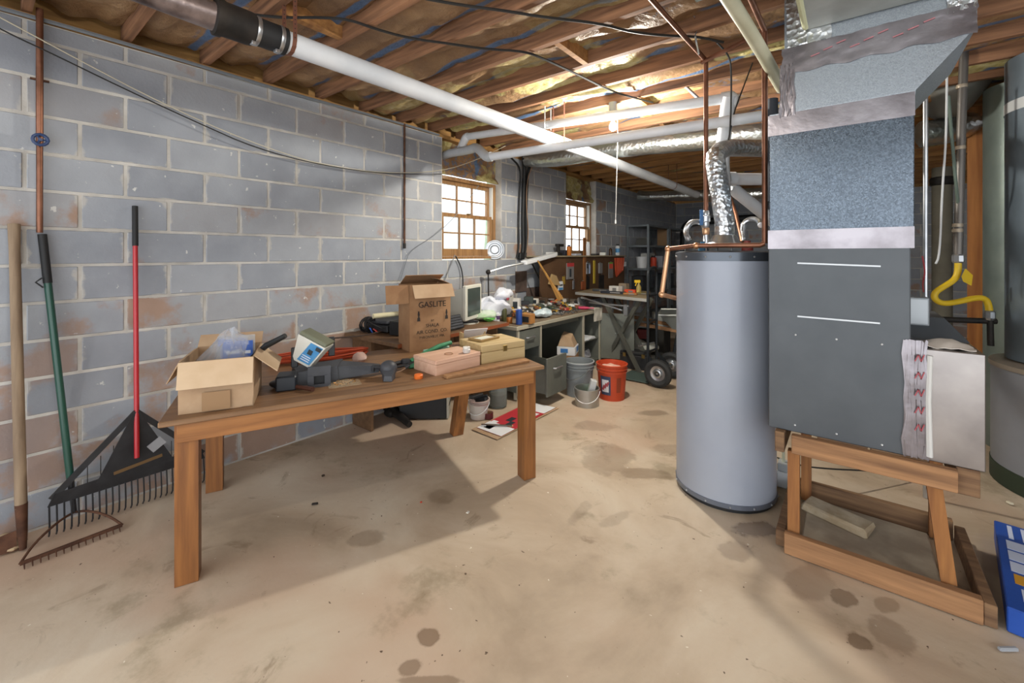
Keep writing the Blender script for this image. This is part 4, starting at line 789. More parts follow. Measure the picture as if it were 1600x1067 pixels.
monitor('dark flat monitor half hidden behind the tall carton', V((-3.05, 2.62, DZ+.001)), math.radians(100), .42, .36, M_BLKP, .07, mat('lcd_dark', '#16191b', .2))
kb = T('keyboard', 'black keyboard standing on edge right of the tall carton', 'keyboard', V((-2.80, 2.62, DZ))); Mk = Matrix.Translation(V((-2.80, 2.64, DZ+.07))) @ Matrix.Rotation(math.radians(95), 4, 'Z') @ Matrix.Rotation(1.15, 4, 'X')
B().box((0, 0, 0), (.36, .13, .02), bev=.004, M=Mk).to('case', M_BLKP, kb)
for k in range(5): B().box((0, -.048+k*.024, .012), (.33, .018, .006), bev=.001, M=Mk).to('key_row', M_DP, kb)
c = dq(742, 508); b = B()
for k in range(4): b.tube([c+V((-.15-.02*k, -.2+.05*k, .02)), c+V((-.05, -.05+.03*k, .03)), c+V((-.1+.03*k, .08, .02)), c+V((-.2, .16-.03*k, .015))], .009, 6, sm=2)
tag(b.to('cable_tangle', M_BLK, smooth=True, kind='stuff'), 'tangle of black cables on the desk before the beige monitor', 'cable')
c = dq(764, 502); gb = T('plastic_bag', 'green and clear produce bag lying on the desk', 'plastic bag', c); B().ball(c+V((-.06, .02, .05)), .09, 18, 1.15, 1.5, .55).lump(.03, 14, 5).to('film', mat('green_film', '#9cc08f', .3, 0, '#cfdccb', 7), gb, True); B().ball(c+V((-.0, .0, .03)), .05, 14, 1.1, 1.6, .5).lump(.02, 16, 8).to('print_area', mat('green_print', '#4a9a3f', .35, 0, '#78b860', 9), gb, True)
tag(B().tube([WX(712, 400, XW+.03), WX(722, 420, XW+.03), WX(724, 450, XW+.05), WX(718, 470, -3.3)], .007, 6, sm=2).to('wall_cable', M_BLK, smooth=True), 'black cable dropping from the window sill to the desk', 'cable')
tag(B().tube([WX(711, 398, XW+.03), WX(700, 425, XW+.02), WX(690, 450, XW+.03), WX(688, 470, -3.25)], .005, 6, sm=1).to('wall_cable', mat('grey_cable', '#77797b', .5), smooth=True), 'grey cable hanging left from the window sill', 'cable')
# ================================================================== steel desk
SZ = .76; sd = T('steel_desk', 'grey steel pedestal desk with an open door and drawer', 'desk', (-3.0, 4.35, 0)); M_SD = mat('desk_grey', '#63665f', .5, .2, '#6d7068', 6); M_SDT = mat('desk_trim', '#aaa493', .5, .1); M_SDW = mat('desk_linoleum', '#6a5a48', .7, 0, '#80705a', 6)
X0, X1, YA, YC = XW+.03, -2.62, 3.40, 5.28
B().bb(X0, X1, YA, YC, SZ-.045, SZ-.006, .004).to('top_edge', M_SDT, sd); B().bb(X0+.02, X1-.02, YA+.02, YC-.02, SZ-.005, SZ).to('top_surface', M_SDW, sd)
B().bb(X0+.02, X0+.04, YA+.03, YC-.03, .1, SZ-.046).to('back_panel', M_SD, sd)
def pedestal(y0, y1):
    for y in (y0, y1-.02): B().bb(X0+.045, X1-.03, y, y+.02, .08, SZ-.046).to('pedestal_side', M_SD, sd); B().bb(X1-.03, X1-.012, y-.005, y+.025, .05, SZ-.046).to('corner_post', M_SDT, sd)
    B().bb(X0+.045, X1-.03, y0+.021, y1-.021, .08, .095).to('pedestal_floor', M_SD, sd)
    for y in (y0+.03, y1-.03):
        for x in (X0+.1, X1-.07): B().cyl((x, y, 0), (x, y, .08), .018, n=10).to('foot', M_SDT, sd)
pedestal(YA+.03, YA+.45); pedestal(YC-.50, YC-.03)
d1 = B().bb(X1-.032, X1-.012, YA+.06, YA+.42, SZ-.26, SZ-.06, .003).to('drawer', M_SD, sd); B().tube([V((X1-.008, YA+.17, SZ-.14)), V((X1+.016, YA+.18, SZ-.138)), V((X1+.016, YA+.30, SZ-.138)), V((X1-.008, YA+.31, SZ-.14))], .008, 8).to('handle', M_STL, d1, True)
d2 = B().bb(X1+.30, X1+.32, YA+.06, YA+.42, .10, .47, .003).to('drawer', M_SD, sd); B().bb(X1-.3, X1+.30, YA+.08, YA+.085, .12, .38).bb(X1-.3, X1+.30, YA+.395, YA+.40, .12, .38).bb(X1-.3, X1+.30, YA+.085, YA+.395, .12, .125).to('drawer_tray', M_SD, d2); B().tube([V((X1+.322, YA+.17, .36)), V((X1+.346, YA+.18, .362)), V((X1+.346, YA+.30, .362)), V((X1+.322, YA+.31, .36))], .008, 8).to('handle', M_STL, d2, True)
hy = YC-.03; oa = math.radians(70); dd_ = V((math.sin(oa), math.cos(oa), 0)); p0_ = V((X1-.01, hy, .10))
dr_ = B().prism([p0_, p0_+dd_*.43, p0_+dd_*.43+V((0, 0, .60)), p0_+V((0, 0, .60))], V((dd_.y, -dd_.x, 0))*.02).to('door', M_SD, sd)
for k in (.45, .52): B().ball(p0_+dd_*.43*k*1.0+V((dd_.y, -dd_.x, 0))*.021+V((0, 0, .34)), .006, 8).to('screw', M_STL, dr_)
B().bb(X0+.05, X1-.04, YC-.478, YC-.052, .36, .372).to('shelf', M_SD, sd)
B().bb(X1-.6, X1-.05, YA+.52, YC-.56, SZ-.10, SZ-.05).to('centre_drawer', M_SD, sd)
tag(B().box((X1-.18, YC-.27, .377), (.26, .34, .01)).box((X1-.16, YC-.25, .386), (.24, .30, .008), rz=.2).box((X1-.17, YC-.28, .395), (.2, .28, .01), rz=-.15).to('paper_stack', mat('paper_white', '#dfe1e4')), 'loose stack of papers on the steel desk shelf', 'papers')
tag(B().ball((X1-.2, YC-.26, .155), .1, 16, 1.4, 1.5, .6).lump(.05, 13, 3).to('plastic_wad', mat('grey_film', '#9a9ca2', .25, 0, '#4a4b50', 12), smooth=True), 'crumpled grey plastic at the bottom of the open cabinet', 'plastic')
def sq_(u, v):
    q = G(u, v, SZ); q.z = SZ+.001
    if q.x < -3.24 and q.y > 3.6:
        q = WX(u, v, -3.18-.05*((u*7+v*3) % 10)/10); q.z = max(q.z, SZ+.001)
    return q
# cartons in the knee hole
c = G(886, 590); cx_ = T('carton', 'tall cardboard carton with blue printed sleeve under the steel desk', 'carton', c); Mc = Matrix.Translation(c+V((-.06, .12, 0))) @ Matrix.Rotation(.35, 4, 'Z')
B().box((0, 0, .13), (.22, .28, .26), bev=.003, M=Mc).to('lower_box', M_CARDD, cx_); B().box((0, 0, .315), (.22, .26, .10), bev=.003, M=Mc).to('white_sleeve', mat('paper_white', '#dfe1e4'), cx_); B().box((.111, .04, .32), (.003, .12, .06), M=Mc).to('blue_print', mat('blue_card2', '#3f78b8', .5), cx_); B().box((-.02, -.131, .32), (.09, .003, .05), M=Mc).to('blue_print', mat('blue_card2', '#3f78b8'), cx_)
B().hexa([Mc @ V(q) for q in ((-.1, -.12, .37), (.1, -.12, .37), (.1, .1, .37), (-.1, .1, .37))], [Mc @ V(q) for q in ((-.06, -.08, .50), (.06, -.10, .46), (.05, .05, .50), (-.06, .06, .52))]).to('crumpled_top', M_CARD, cx_)
tag(B().box(G(872, 597)+V((-.06, .05, .085)), (.16, .16, .16), rz=.2, bev=.003).to('carton', M_CARD), 'plain small carton standing behind the pulled out drawer', 'carton')
tag(B().prism([G(835, 583), G(858, 592), G(892, 577), G(862, 570)], (0, 0, .006)).to('floor_mat', mat('brown_mat', '#4d4034', .9)), 'dark brown scrap lying before the drawer', 'mat')
# ------------------------------------------------------------------ clutter on the steel desk
def can(name, label, p, r, h, body, cap, band=None, cat='can', neck=.6):
    t = T(name, label, cat, p); B().lathe([(r*.95, 0), (r, .004), (r, h*.82), (r*neck, h*.88)], p, 16).to('body', body, t, True); B().lathe([(r*neck, h*.88), (r*neck, h*.99), (r*neck*.9, h), (.0001, h)], p, 14).to('cap', cap, t, True)
    if band: B().lathe([(r*1.012, h*.25), (r*1.012, h*.62)], p, 16, cap=False).to('label', band, t, True)
    return t
c = sq_(778, 492); wbg = T('plastic_bag', 'white grocery bag slumped on the desk beside the monitor', 'plastic bag', c+V((-.25, .1, 0))); M_BAG = mat('white_film', '#dfe2ea', .4, 0, '#c9cdd8', 7)
bcn = V((-3.06, 3.52, SZ+.001))
B().ball(bcn+V((0, 0, .13)), .17, 28, .9, 1.1, .78).lump(.075, 7, 2).lump(.02, 22, 5).to('body', M_BAG, wbg, True); B().ball(bcn+V((.03, .13, .27)), .10, 22, .6, 1.3, .55).lump(.06, 10, 6).lump(.015, 26, 1).to('knotted_top', M_BAG, wbg, True); B().box(bcn+V((.12, .13, .235)), (.03, .09, .025), rz=.6, bev=.008).to('red_print', mat('maroon', '#8a2f38', .5), wbg)
for i, (u, v, w_, d_, h_, rz, col, lb) in enumerate([(800, 487, .20, .12, .16, .5, '#cfcdc8', 'white printed carton leaning by the grocery bag'), (833, 477, .14, .04, .09, .2, '#d6d2c6', 'white card box standing near the pegboard'), (824, 505, .13, .10, .10, .1, '#a06f3c', 'small open brown wooden box on the desk edge'), (766, 492, .07, .07, .12, .2, '#59646e', 'slate grey can shaped box by the grocery bag'), (862, 484, .10, .05, .05, .5, '#7fae3a', 'lime green tape holder among the tools')]):
    c = sq_(u, v); t = T('small_box', lb, 'box', c, rz); Mq = Matrix.Translation(c) @ Matrix.Rotation(rz, 4, 'Z'); m = mat('bx'+col, col, .6); B().box((0, 0, h_/2), (w_, d_, h_), bev=.003, M=Mq).to('body', m, t)
    if i < 2: B().box((w_*.2, -d_/2-.001, h_*.55), (w_*.35, .003, h_*.5), M=Mq).to('print', mat('dark_print', '#2a3238'), t)
    if i == 2: B().box((0, -d_/2-.001, h_*.45), (w_*.7, .003, h_*.6), M=Mq).to('opening', M_BLK, t)
M_BLUE = mat('can_blue', '#2f4f9a', .35, .2); M_WHT = mat('can_white', '#d9dbdd', .4); M_GREYC = mat('cap_grey2', '#9a9c9c', .4)
can('spray_can', 'blue spray can behind the purple bottle', sq_(770, 498), .032, .17, M_BLUE, mat('orangebrown', '#8a5a45', .5))
can('spray_can', 'blue and white spray can at the front desk edge', sq_(811, 507), .033, .18, M_BLUE, M_WHT, mat('white_strip', '#cfd6e2', .4) if False else None)
can('glue_bottle', 'white bottle with a purple label', sq_(777, 503), .026, .11, M_WHT, M_WHT, mat('purple', '#4a3358', .5), 'bottle', .4)
can('lubricant_bottle', 'dark bottle with a cream cap beside the purple bottle', sq_(788, 502), .027, .16, mat('olive_dark', '#4a4a2c', .4), mat('cream_cap', '#d8cda4', .5), None, 'bottle', .8)
can('pill_jar', 'amber jar between the dark bottle and the blue can', sq_(796, 505), .032, .075, mat('amber', '#9a5a22', .3), M_BLK, None, 'jar', .9)
c = sq_(848, 497); tag(B().ball(c+V((-.03, .05, .05)), .11, 18, .8, 1.3, .42).lump(.02, 20, 3).to('bubble_wrap', mat('bubble', '#a9bcc4', .15, 0, '#cfdbe0', 30, bump=.5), smooth=True), 'pouch of pale blue bubble wrap', 'bubble wrap')
for i, (u, v, L_, a, col, r_, lb) in enumerate([(872, 472, .20, .9, '#e2762c', .014, 'orange handled screwdriver pointing up'), (886, 477, .30, .3, '#d8b92a', .022, 'yellow plastic tool lying on the desk'), (881, 484, .12, .2, '#e07a2a', .013, 'orange stubby tool before the yellow tool'), (916, 484, .20, -.2, '#b52f55', .022, 'pink rubber glove at the desk end'), (905, 478, .16, -.5, '#d84a3a', .016, 'red handled tool next to the pink glove'), (850, 470, .28, .2, '#2a2320', .018, 'black tool handle at the back of the desk'), (858, 474, .24, .15, '#a57a4c', .015, 'wooden handle at the back of the desk'), (874, 480, .16, .1, '#3a2d55', .018, 'purple gripped tool mid desk'), (860, 492, .18, .4, '#a9adb0', .010, 'steel spanner near the bubble wrap'), (872, 491, .14, -.3, '#b5b8ba', .008, 'small steel drill bit near the desk edge'), (884, 488, .16, .7, '#c3c6c8', .007, 'thin steel rod at the desk edge')]):
    c = sq_(u, v)+V((0, 0, r_*1.0+.001)); t = T('hand_tool', lb, 'tool', c); d = V((math.cos(a)*Rt.x-math.sin(a)*Fw.x*-1*0, math.cos(a)*Rt.y, 0))+Fw*math.sin(a); d.z = 0; d.normalize()
    up_ = V((0, 0, .0)) if i else V((0, 0, .07))
    B().tube([c-d*L_*.5, c-d*L_*.1+up_*.3, c+d*L_*.15+up_*.5], [r_*.8, r_, r_*.7], 10).to('grip', mat('tool'+col, col, .45), t, True); B().cyl(c+d*L_*.15+up_*.5, c+d*L_*.5+up_, r_*.4, n=8).to('shaft', M_STL if i not in (3, 6) else mat('tool'+col, col), t, True)
for i, (u, v, w_, d_, h_, rz, col, lb) in enumerate([(846, 489, .10, .07, .05, .3, '#3f4a44', 'dark green tin behind the bubble wrap'), (818, 484, .12, .10, .07, .9, '#2d3135', 'black plastic case between the cartons'), (838, 486, .16, .05, .03, .2, '#c9b04a', 'yellow folded cloth behind the bubble wrap'), (856, 481, .10, .08, .06, .1, '#23262a', 'black square drill case at mid desk'), (898, 476, .12, .08, .05, .5, '#5d5348', 'brown leather pouch beside the grinder'), (803, 491, .08, .06, .06, .4, '#8c8f94', 'grey small tin behind the amber jar'), (868, 485, .09, .05, .03, 1.0, '#a9402f', 'red plastic clip box near the lime tape'), (790, 479, .14, .10, .10, .2, '#b9b6ae', 'pale carton tucked behind the dark bottle'), (843, 474, .20, .06, .05, .1, '#4a3a2c', 'brown wooden plane at the back of the desk'), (893, 483, .07, .05, .04, .3, '#dadcd8', 'white plastic tub near the desk end'), (826, 475, .10, .10, .06, .6, '#39423f', 'dark jar lid box under the white card box')]):
    c = sq_(u, v); t = T('small_box', lb, 'box', c, rz); Mq = Matrix.Translation(c) @ Matrix.Rotation(rz, 4, 'Z'); h_ *= 1.5; w_ *= 1.2; B().box((0, 0, h_/2), (w_, d_, h_), bev=.006, M=Mq).to('body', mat('bx'+col, col, .55), t); B().box((0, 0, h_+.003), (w_*.9, d_*.9, .006), bev=.002, M=Mq).to('lid', mat('bx'+col, col), t)
# heaps of hardware nobody could count
b = B(); random.seed(11)
for k in range(140):
    q = sq_(random.uniform(845, 905), random.uniform(483, 494)); a = random.uniform(0, 6.3)
    if not (X0+.05 < q.x < X1-.03 and YA+.05 < q.y < YC-.05): continue
    b.box(q+V((0, 0, .008+random.uniform(0, .012))), (random.uniform(.01, .05), random.uniform(.006, .014), random.uniform(.006, .012)), rz=a)
tag(b.to('loose_hardware', mat('hardware', '#8e9092', .4, .7, '#4d4f50', 40), kind='stuff'), 'scatter of loose metal hardware on the steel desk', 'hardware')
b = B()
for k in range(260):
    q = V((random.uniform(-3.17, X1-.22), random.uniform(3.85, 5.15), SZ+.012)); q.z += random.uniform(0, .02+.09*min(1, max(0, (X1-.25-q.x)/.35))); b.box(q, (random.uniform(.04, .16), random.uniform(.02, .05), random.uniform(.015, .05)), rz=random.uniform(0, 6.3))
tag(b.to('loose_tools', m_jumble('mixed_tools', ['#2d2b28', '#5d564a', '#8d8a84', '#35332f', '#b9a98a', '#c9c9c5', '#7a4a2c', '#3a4a3f', '#44413c', '#c9a02c', '#7d7a74', '#a83a2c'], 16.), kind='stuff'), 'jumble of mixed small tools heaped along the back of the steel desk', 'tools')
c = sq_(905, 478); ag = T('angle_grinder', 'grey angle grinder with a curved guard on the desk', 'grinder', c); B().tube([c+V((0, 0, .04)), c+V((-.12, .1, .045))], .03, 12).to('motor', M_DP, ag, True); B().lathe([(.075, 0), (.08, .01), (.075, .03), (.03, .04)], c+V((.03, -.02, .045)), 20, Matrix.Rotation(1.0, 4, 'Y')).to('guard', M_STL, ag, True); B().cyl(c+V((.0, 0, .05)), c+V((.08, .06, .09)), .012, n=10).to('side_handle', M_BLK, ag, True)
rg = V((X1+.006, 5.12, SZ+.002)); tag(B().grid(lambda u, v: (rg.x-.15+.16*min(v*2, 1)+.012*noise.noise(V((u*6, v*4, 1))), rg.y-.12+.26*u*(1-.15*v), rg.z+.006-max(0, v-.5)*.32+.012*abs(noise.noise(V((u*5, v*3, 3))))), 14, 16, .003, (1, 0, .6)).to('rag', mat('white_rag', '#cfcbc0', .9, 0, '#b5b0a3', 9), smooth=True), 'white rag draped over the steel desk edge', 'rag')
# ================================================================== pegboard
pgx = XW+.20; py0, py1, pz0, pz1 = 4.72, 7.42, .84, 1.455
pgb = T('pegboard', 'brown hardboard tool panel with a shelf on top', 'pegboard', (pgx, 6.0, pz0)); M_PEG = mat('hardboard', '#4f3724', .7, 0, '#5f452e', 4)
B().bb(pgx-.012, pgx, py0, py1, pz0-.078, pz1-.011).to('panel', M_PEG, pgb); B().bb(XW+.01, pgx+.04, py0-.05, py1, pz1-.01, pz1+.008).to('shelf', wood('peg_shelf', '#8f8168', '#a89a80', 1, 2, .7), pgb)
B().bb(pgx, pgx+.02, 5.88, 5.95, pz0, 1.74).to('upright_board', M_LEG, pgb)
for y in (5.32, 7.38): B().bb(XW+.01, pgx-.013, y, y+.03, 0, pz1-.011).to('bracket_leg', M_PEG, pgb)
def pg(u, v): return WX(u, v, pgx+.012)
def hang(name, label, u0, v0, u1, v1, mt, th=.02, cat='tool', parts=None):
    a, c = pg(u0, v0), pg(u1, v1); t = T(name, label, cat, V((pgx+.012, (a.y+c.y)/2, c.z)))
    B().bb(pgx+.003, pgx+.003+th, a.y, c.y, c.z, a.z, min(th*.3, .006)).to('body', mt, t); B().cyl((pgx-.001, (a.y+c.y)/2, a.z+.012), (pgx+.025, (a.y+c.y)/2, a.z+.012), .003, n=6).to('hook', M_STL, t)
    for (f0, f1, g0_, g1_, m) in parts or []: B().bb(pgx+.003+th, pgx+.005+th, a.y+(c.y-a.y)*f0, a.y+(c.y-a.y)*f1, c.z+(a.z-c.z)*(1-g1_), c.z+(a.z-c.z)*(1-g0_)).to('label', m, t)
    return t
M_RED = mat('card_red', '#b03a3a', .5); M_GP = mat('grey_pack', '#7d7a78', .4); M_DK = mat('dark_print', '#2a3238')
hang('blister_card', 'grey packaged tool on a red topped card', 885, 411, 896, 436, M_GP, .02, 'package', [(0, 1, 0, .22, M_RED), (.35, .6, .35, .85, M_DK)])
hang('seed_packet', 'white and blue packet hung low on the pegboard', 872, 440, 880, 453, M_PAP, .012, 'packet', [(.2, .85, .35, .5, M_DK), (.1, .9, .7, .95, mat('label_blue', '#3f86bd'))])
hang('yellow_level', 'narrow yellow ruler hung on the pegboard', 927, 407, 930, 443, mat('level_yellow', '#b59c32', .5), .015)
hang('caulk_gun', 'silver and blue caulk gun hung beside the ruler', 915, 410, 921, 428, M_STL, .03, 'tool', [(.6, .9, .2, .95, mat('pale_blue', '#a9b8d8', .4)), (.0, .3, .1, .5, M_DK)])
hang('pliers', 'dark pliers hung under the caulk gun', 915, 431, 921, 451, M_IRON, .015)
hang('metal_tool', 'grey metal clamp hung right of the ruler', 935, 411, 940, 427, M_GP, .03)
hang('yellow_tool', 'small yellow tool beside the blue packet', 879, 432, 883, 444, mat('dull_yellow', '#9a7f35', .5), .012)
hang('wrench', 'long steel wrench hung on the pegboard', 895, 438, 898, 452, M_STL, .012)
hang('wooden_brush', 'reddish wooden brush hung at the upright board', 908, 440, 914, 452, mat('red_wood', '#8a4a2a', .5), .02)
hang('black_saw', 'dark saw hung toward the right of the pegboard', 936, 430, 944, 452, M_IRON, .01)
hang('price_card', 'grey packaging card with an orange square', 951, 410, 958, 434, M_GP, .012, 'package', [(.1, .9, .1, .4, mat('orange_sq', '#e0543a', .5)), (.1, .9, 0, .08, mat('tool#7fae3a', '#7fae3a'))])
hang('white_switch', 'white oval sprayer head at the pegboard end', 974, 409, 978, 416, M_WHT, .02, 'sprayer')
a = pg(858, 421); tag(B().hexa([pg(856, 444), pg(871, 446), pg(871, 446)+V((.05, 0, 0)), pg(856, 444)+V((.05, 0, 0))], [pg(861, 428), pg(868, 431), pg(868, 431)+V((.02, 0, 0)), pg(861, 428)+V((.02, 0, 0))]).to('paper_bag', mat('tan_paper', '#a58a5f', .8)), 'tan paper bag hanging on the pegboard', 'paper bag')
tag(B().tube([WX(840, 407, -3.1)+V((0, 0, .0)), WX(858, 436, -2.98), WX(876, 468, -2.86)], [.010, .014, .04], 4).to('wooden_oar', wood('oar_wood', '#9a7038', '#b98a4c', 2, 2, .6)), 'wooden stick leaning against the pegboard', 'stick')
tag(B().tube([WX(832, 413, XW+.09), WX(845, 440, XW+.12), WX(858, 470, XW+.2)], .010, 8).to('metal_rod', M_IRON, smooth=True), 'thin dark rod leaning on the wall left of the pegboard', 'rod')
cd = T('cord_bundle', 'orange cord hung in a loop at the pegboard end', 'cord', pg(967, 440)); b = B()
for k in range(5):
    y_ = pg(962+2*k, 405).y; b.tube([V((pgx+.02+.008*k, y_-.04, 1.42)), V((pgx+.03, y_-.05, 1.2)), V((pgx+.03, y_, 1.06+.03*k)), V((pgx+.03, y_+.05, 1.2)), V((pgx+.02+.008*k, y_+.04, 1.42))], .012, 6, sm=2)
b.to('loops', mat('orange_cord', '#b5492a'), cd, True, kind='stuff')
PS = pz1+.0085
def sh(u): q = WX(u, 397, XW+.12); return V((q.x, q.y, PS))
can('spray_bottle', 'blue and white bottle with a black cap on the pegboard shelf', sh(965), .04, .20, M_WHT, M_BLK, mat('label_blue', '#3f86bd'), 'bottle', .7)
can('orange_bottle', 'orange bottle with a blue cap on the pegboard shelf', sh(889), .035, .16, mat('orange_juice', '#c9762c', .4), mat('navy_cap', '#27355c', .4), None, 'bottle', .6)
can('white_tube', 'white tube standing in front of the far window', sh(919), .03, .22, M_WHT, M_WHT, None, 'tube', .8)
tag(B().lathe([(.03, 0), (.03, .10), (.012, .13)], sh(954), 12).to('brown_bottle', mat('brown_glass', '#4a3018', .3), smooth=True), 'small brown bottle near the end of the shelf', 'bottle')
vz = sh(872); vs_ = T('bench_vise', 'small dark vise standing on the pegboard shelf', 'vise', vz); B().box(vz+V((0, 0, .02)), (.08, .10, .04), bev=.004).to('base', M_IRON, vs_); B().box(vz+V((0, 0, .09)), (.04, .05, .10), bev=.004).to('column', M_IRON, vs_); B().box(vz+V((0, .04, .15)), (.06, .16, .04), bev=.006).to('jaw', M_IRON, vs_)
fl0, fl1 = WX(818, 411, -3.12), WX(866, 398, -3.2); ft = T('fluorescent_fixture', 'white tube light lying at the left end of the shelf', 'light fixture', fl0.lerp(fl1, .5)); B().beam(fl0, fl1, .09, .05, bev=.008).to('housing', M_WHT, ft); B().tube([fl0, fl0+V((-.1, -.22, -.04)), fl0+V((-.2, -.42, -.1))], .012, 8).to('arm', M_STL, ft, True); B().ball(fl0+V((-.2, -.42, -.1)), .03, 10).to('joint', M_IRON, ft, True); B().tube([fl0+V((-.2, -.42, -.1)), fl0+V((-.21, -.40, -.45))], .008, 8).to('arm', M_IRON, ft, True)
for i, (u, lb, w_, h_, col) in enumerate([(862, 'white box lying on the shelf beside the vise', .16, .05, '#d8d8d6'), (900, 'pale flat package below the far window', .16, .03, '#b9bcc8'), (880, 'dark small case on the shelf left of the orange bottle', .06, .08, '#2a2a33'), (930, 'dark flat case on the shelf near the white tube', .12, .03, '#3a3836'), (942, 'small white tub on the shelf', .05, .05, '#d8d8d0')]):
    q = sh(u); tag(B().box(q+V((0, 0, h_/2)), (.10, w_, h_), bev=.004).to('shelf_item', mat('si'+col, col, .5)), lb, 'box')
# wall rust stain boards behind: two old brown boards leaning on the wall
for i, (u0, u1, v0, v1) in enumerate(((805, 822, 424, 455), (822, 842, 450, 474))):
    a, c = WX(u0, v0, XW+.004), WX(u1, v1, XW+.004); tag(B().bb(XW+.003, XW+.018, a.y, c.y, c.z, a.z, .002).to('rusty_plate', mat('rust_plate', '#6b5a52', .8, .2, '#4d4039', 6)), ['rusty upper plate on the wall above the grocery bag', 'rusty lower plate on the wall left of the pegboard'][i], 'metal plate')
# ================================================================== folding bench
fbz = .95; fA, fB_ = G(888, 455, fbz), G(1013, 467, fbz); fA = fA.lerp(fB_, .11); fd = (fB_-fA); fL = fd.length; fd.normalize(); fn = V((-fd.y, fd.x, 0))
if fn.y < 0: fn = -fn
fbn = T('folding_bench', 'folding bench with crossed metal legs at the desk end', 'bench', V(((fA+fB_)/2).to_2d().to_tuple()+(0,)))
B().prism([fA, fB_, G(1016, 455, fbz), V((-3.17, 6.1, fbz))], (0, 0, -.022)).to('top', wood('bench_top', '#7a6a50', '#95856a', 0, 2, .7), fbn); B().prism([fA-fn*.012, fB_-fn*.012, fB_-fn*.001, fA-fn*.001], (0, 0, -.035)).to('edge_strip', mat('alu_strip', '#c3c4c0', .4, .5), fbn)
for k, (s0_, s1_) in enumerate(((.35, .85), (.85, .35))):
    for o_ in (.08, .34): B().beam(fA+fd*fL*s0_+fn*o_+V((0, 0, -.03)), V((*(fA+fd*fL*s1_+fn*(o_+.01+.03*k)).to_2d(), .0)), .03, .05).to('leg', mat('bench_leg', '#63645d', .5, .4), fbn)
for s_ in (.35, .85): B().cyl(V((*(fA+fd*fL*s_+fn*.06).to_2d(), .35)), V((*(fA+fd*fL*s_+fn*.38).to_2d(), .35)), .012, n=8).to('stretcher', M_STL, fbn, True)
c = fA+fd*fL*.42+V((0, 0, -.12))-fn*.05; cl = T('bar_clamp', 'pair of silver bars clamped under the folding bench', 'clamp', c); B().cyl(c-fd*.35+V((0, 0, .06)), c+fd*.35+V((0, 0, -.05)), .012, n=8).to('bar', M_STL, cl, True); B().cyl(c-fd*.2+V((0, 0, .0)), c+fd*.45+V((0, 0, .01)), .012, n=8).to('bar', M_STL, cl, True); B().box(c+fd*.4+V((0, 0, -.04)), (.05, .05, .14), bev=.008).to('jaw', M_STL, cl)
def fq(u, v): q = G(u, v, fbz); q.z = fbz+.001; return q
c = fq(998, 459); spb = T('spray_bottle', 'clear spray bottle with a yellow trigger on the bench', 'bottle', c); B().lathe([(.03, 0), (.033, .01), (.033, .09), (.012, .13), (.012, .15)], c, 16).to('body', mat('clear_amber', '#b8a25c', .2, 0, trans=.3), spb, True); B().box(c+V((-.015, -.01, .165)), (.08, .03, .04), rz=TH, bev=.006).to('trigger_head', mat('yellow_trigger', '#dcb51e', .4), spb); B().box(c+V((-.03, -.02, .13)), (.012, .012, .05), rz=TH, ry=.4).to('trigger', mat('yellow_trigger', '#dcb51e'), spb)
for i, (u, v, w_, d_, h_, col, lb) in enumerate([(962, 457, .16, .10, .09, '#cfcbc4', 'white carton of parts on the folding bench'), (975, 456, .12, .10, .12, '#8a7a66', 'brown power tool on the folding bench'), (985, 458, .16, .06, .05, '#d85030', 'orange handled saw on the folding bench'), (958, 459, .35, .05, .035, '#23262e', 'long dark case along the bench front'), (985, 461, .18, .05, .03, '#9c6a3a', 'wooden block at the bench front'), (940, 455, .25, .08, .03, '#3a3d42', 'dark tray at the left of the folding bench'), (1004, 459, .16, .2, .02, '#75683f', 'olive board under the spray bottle')]):
    q = fq(u, v); Mq = Matrix.Translation(q) @ Matrix.Rotation(math.atan2(fd.y, fd.x)+.1*i, 4, 'Z'); t = T('bench_item', lb, 'tool', q); t.name = ['parts_carton', 'power_tool', 'hand_saw', 'tool_case', 'wood_block', 'tool_tray', 'scrap_board'][i]; WM[t.name] = Matrix.Translation(q)
    B().box((0, 0, h_/2), (w_, d_, h_), bev=min(.006, h_*.3), M=Mq).to('body', mat('bi'+col, col, .5), t); B().box((w_*.1, -d_/2-.001, h_*.5), (w_*.4, .003, h_*.5), M=Mq).to('marking', M_GP, t)
# ================================================================== steel shelving at the back
M_SH = mat('shelf_steel', '#6d7478', .45, .5, '#7a8185', 6)
def shelving(label, x0, x1, y0, y1, h):
    t = T('shelving_unit', label, 'shelving', ((x0+x1)/2, (y0+y1)/2, 0))
    for x in (x0, x1-.04):
        for y in (y0, y1-.04): B().bb(x, x+.04, y, y+.003, 0, h).bb(x if x == x0 else x+.037, x+.003 if x == x0 else x+.04, y+.003, y+.04, 0, h).to('post', M_SH, t)
    for z in (.25, .72, 1.18, 1.62, h-.04): B().bb(x0+.004, x1-.004, y0+.004, y1-.004, z, z+.035).to('shelf', M_SH, t)
    return t
shelving('near grey steel shelving unit against the left wall', XW+.04, -2.97, 7.9, 9.05, 2.05)
shelving('far grey steel shelving unit in the back corner', XW+.04, -2.97, 9.1, 10.25, 2.05)
def shp(u, zs, x=-3.12): q = WX(u, 397, x); return V((q.x, q.y, zs))
bucket('pail', 'white pail on the near shelving unit', shp(1003, 1.216, -3.2), .09, .11, .22, M_WHT, ridges=False, cat='pail')
can('red_canister', 'red canister on the shelving unit', shp(1021, 1.216, -3.05), .06, .24, mat('red_can', '#b8422c', .4), M_BLK, None, 'canister')
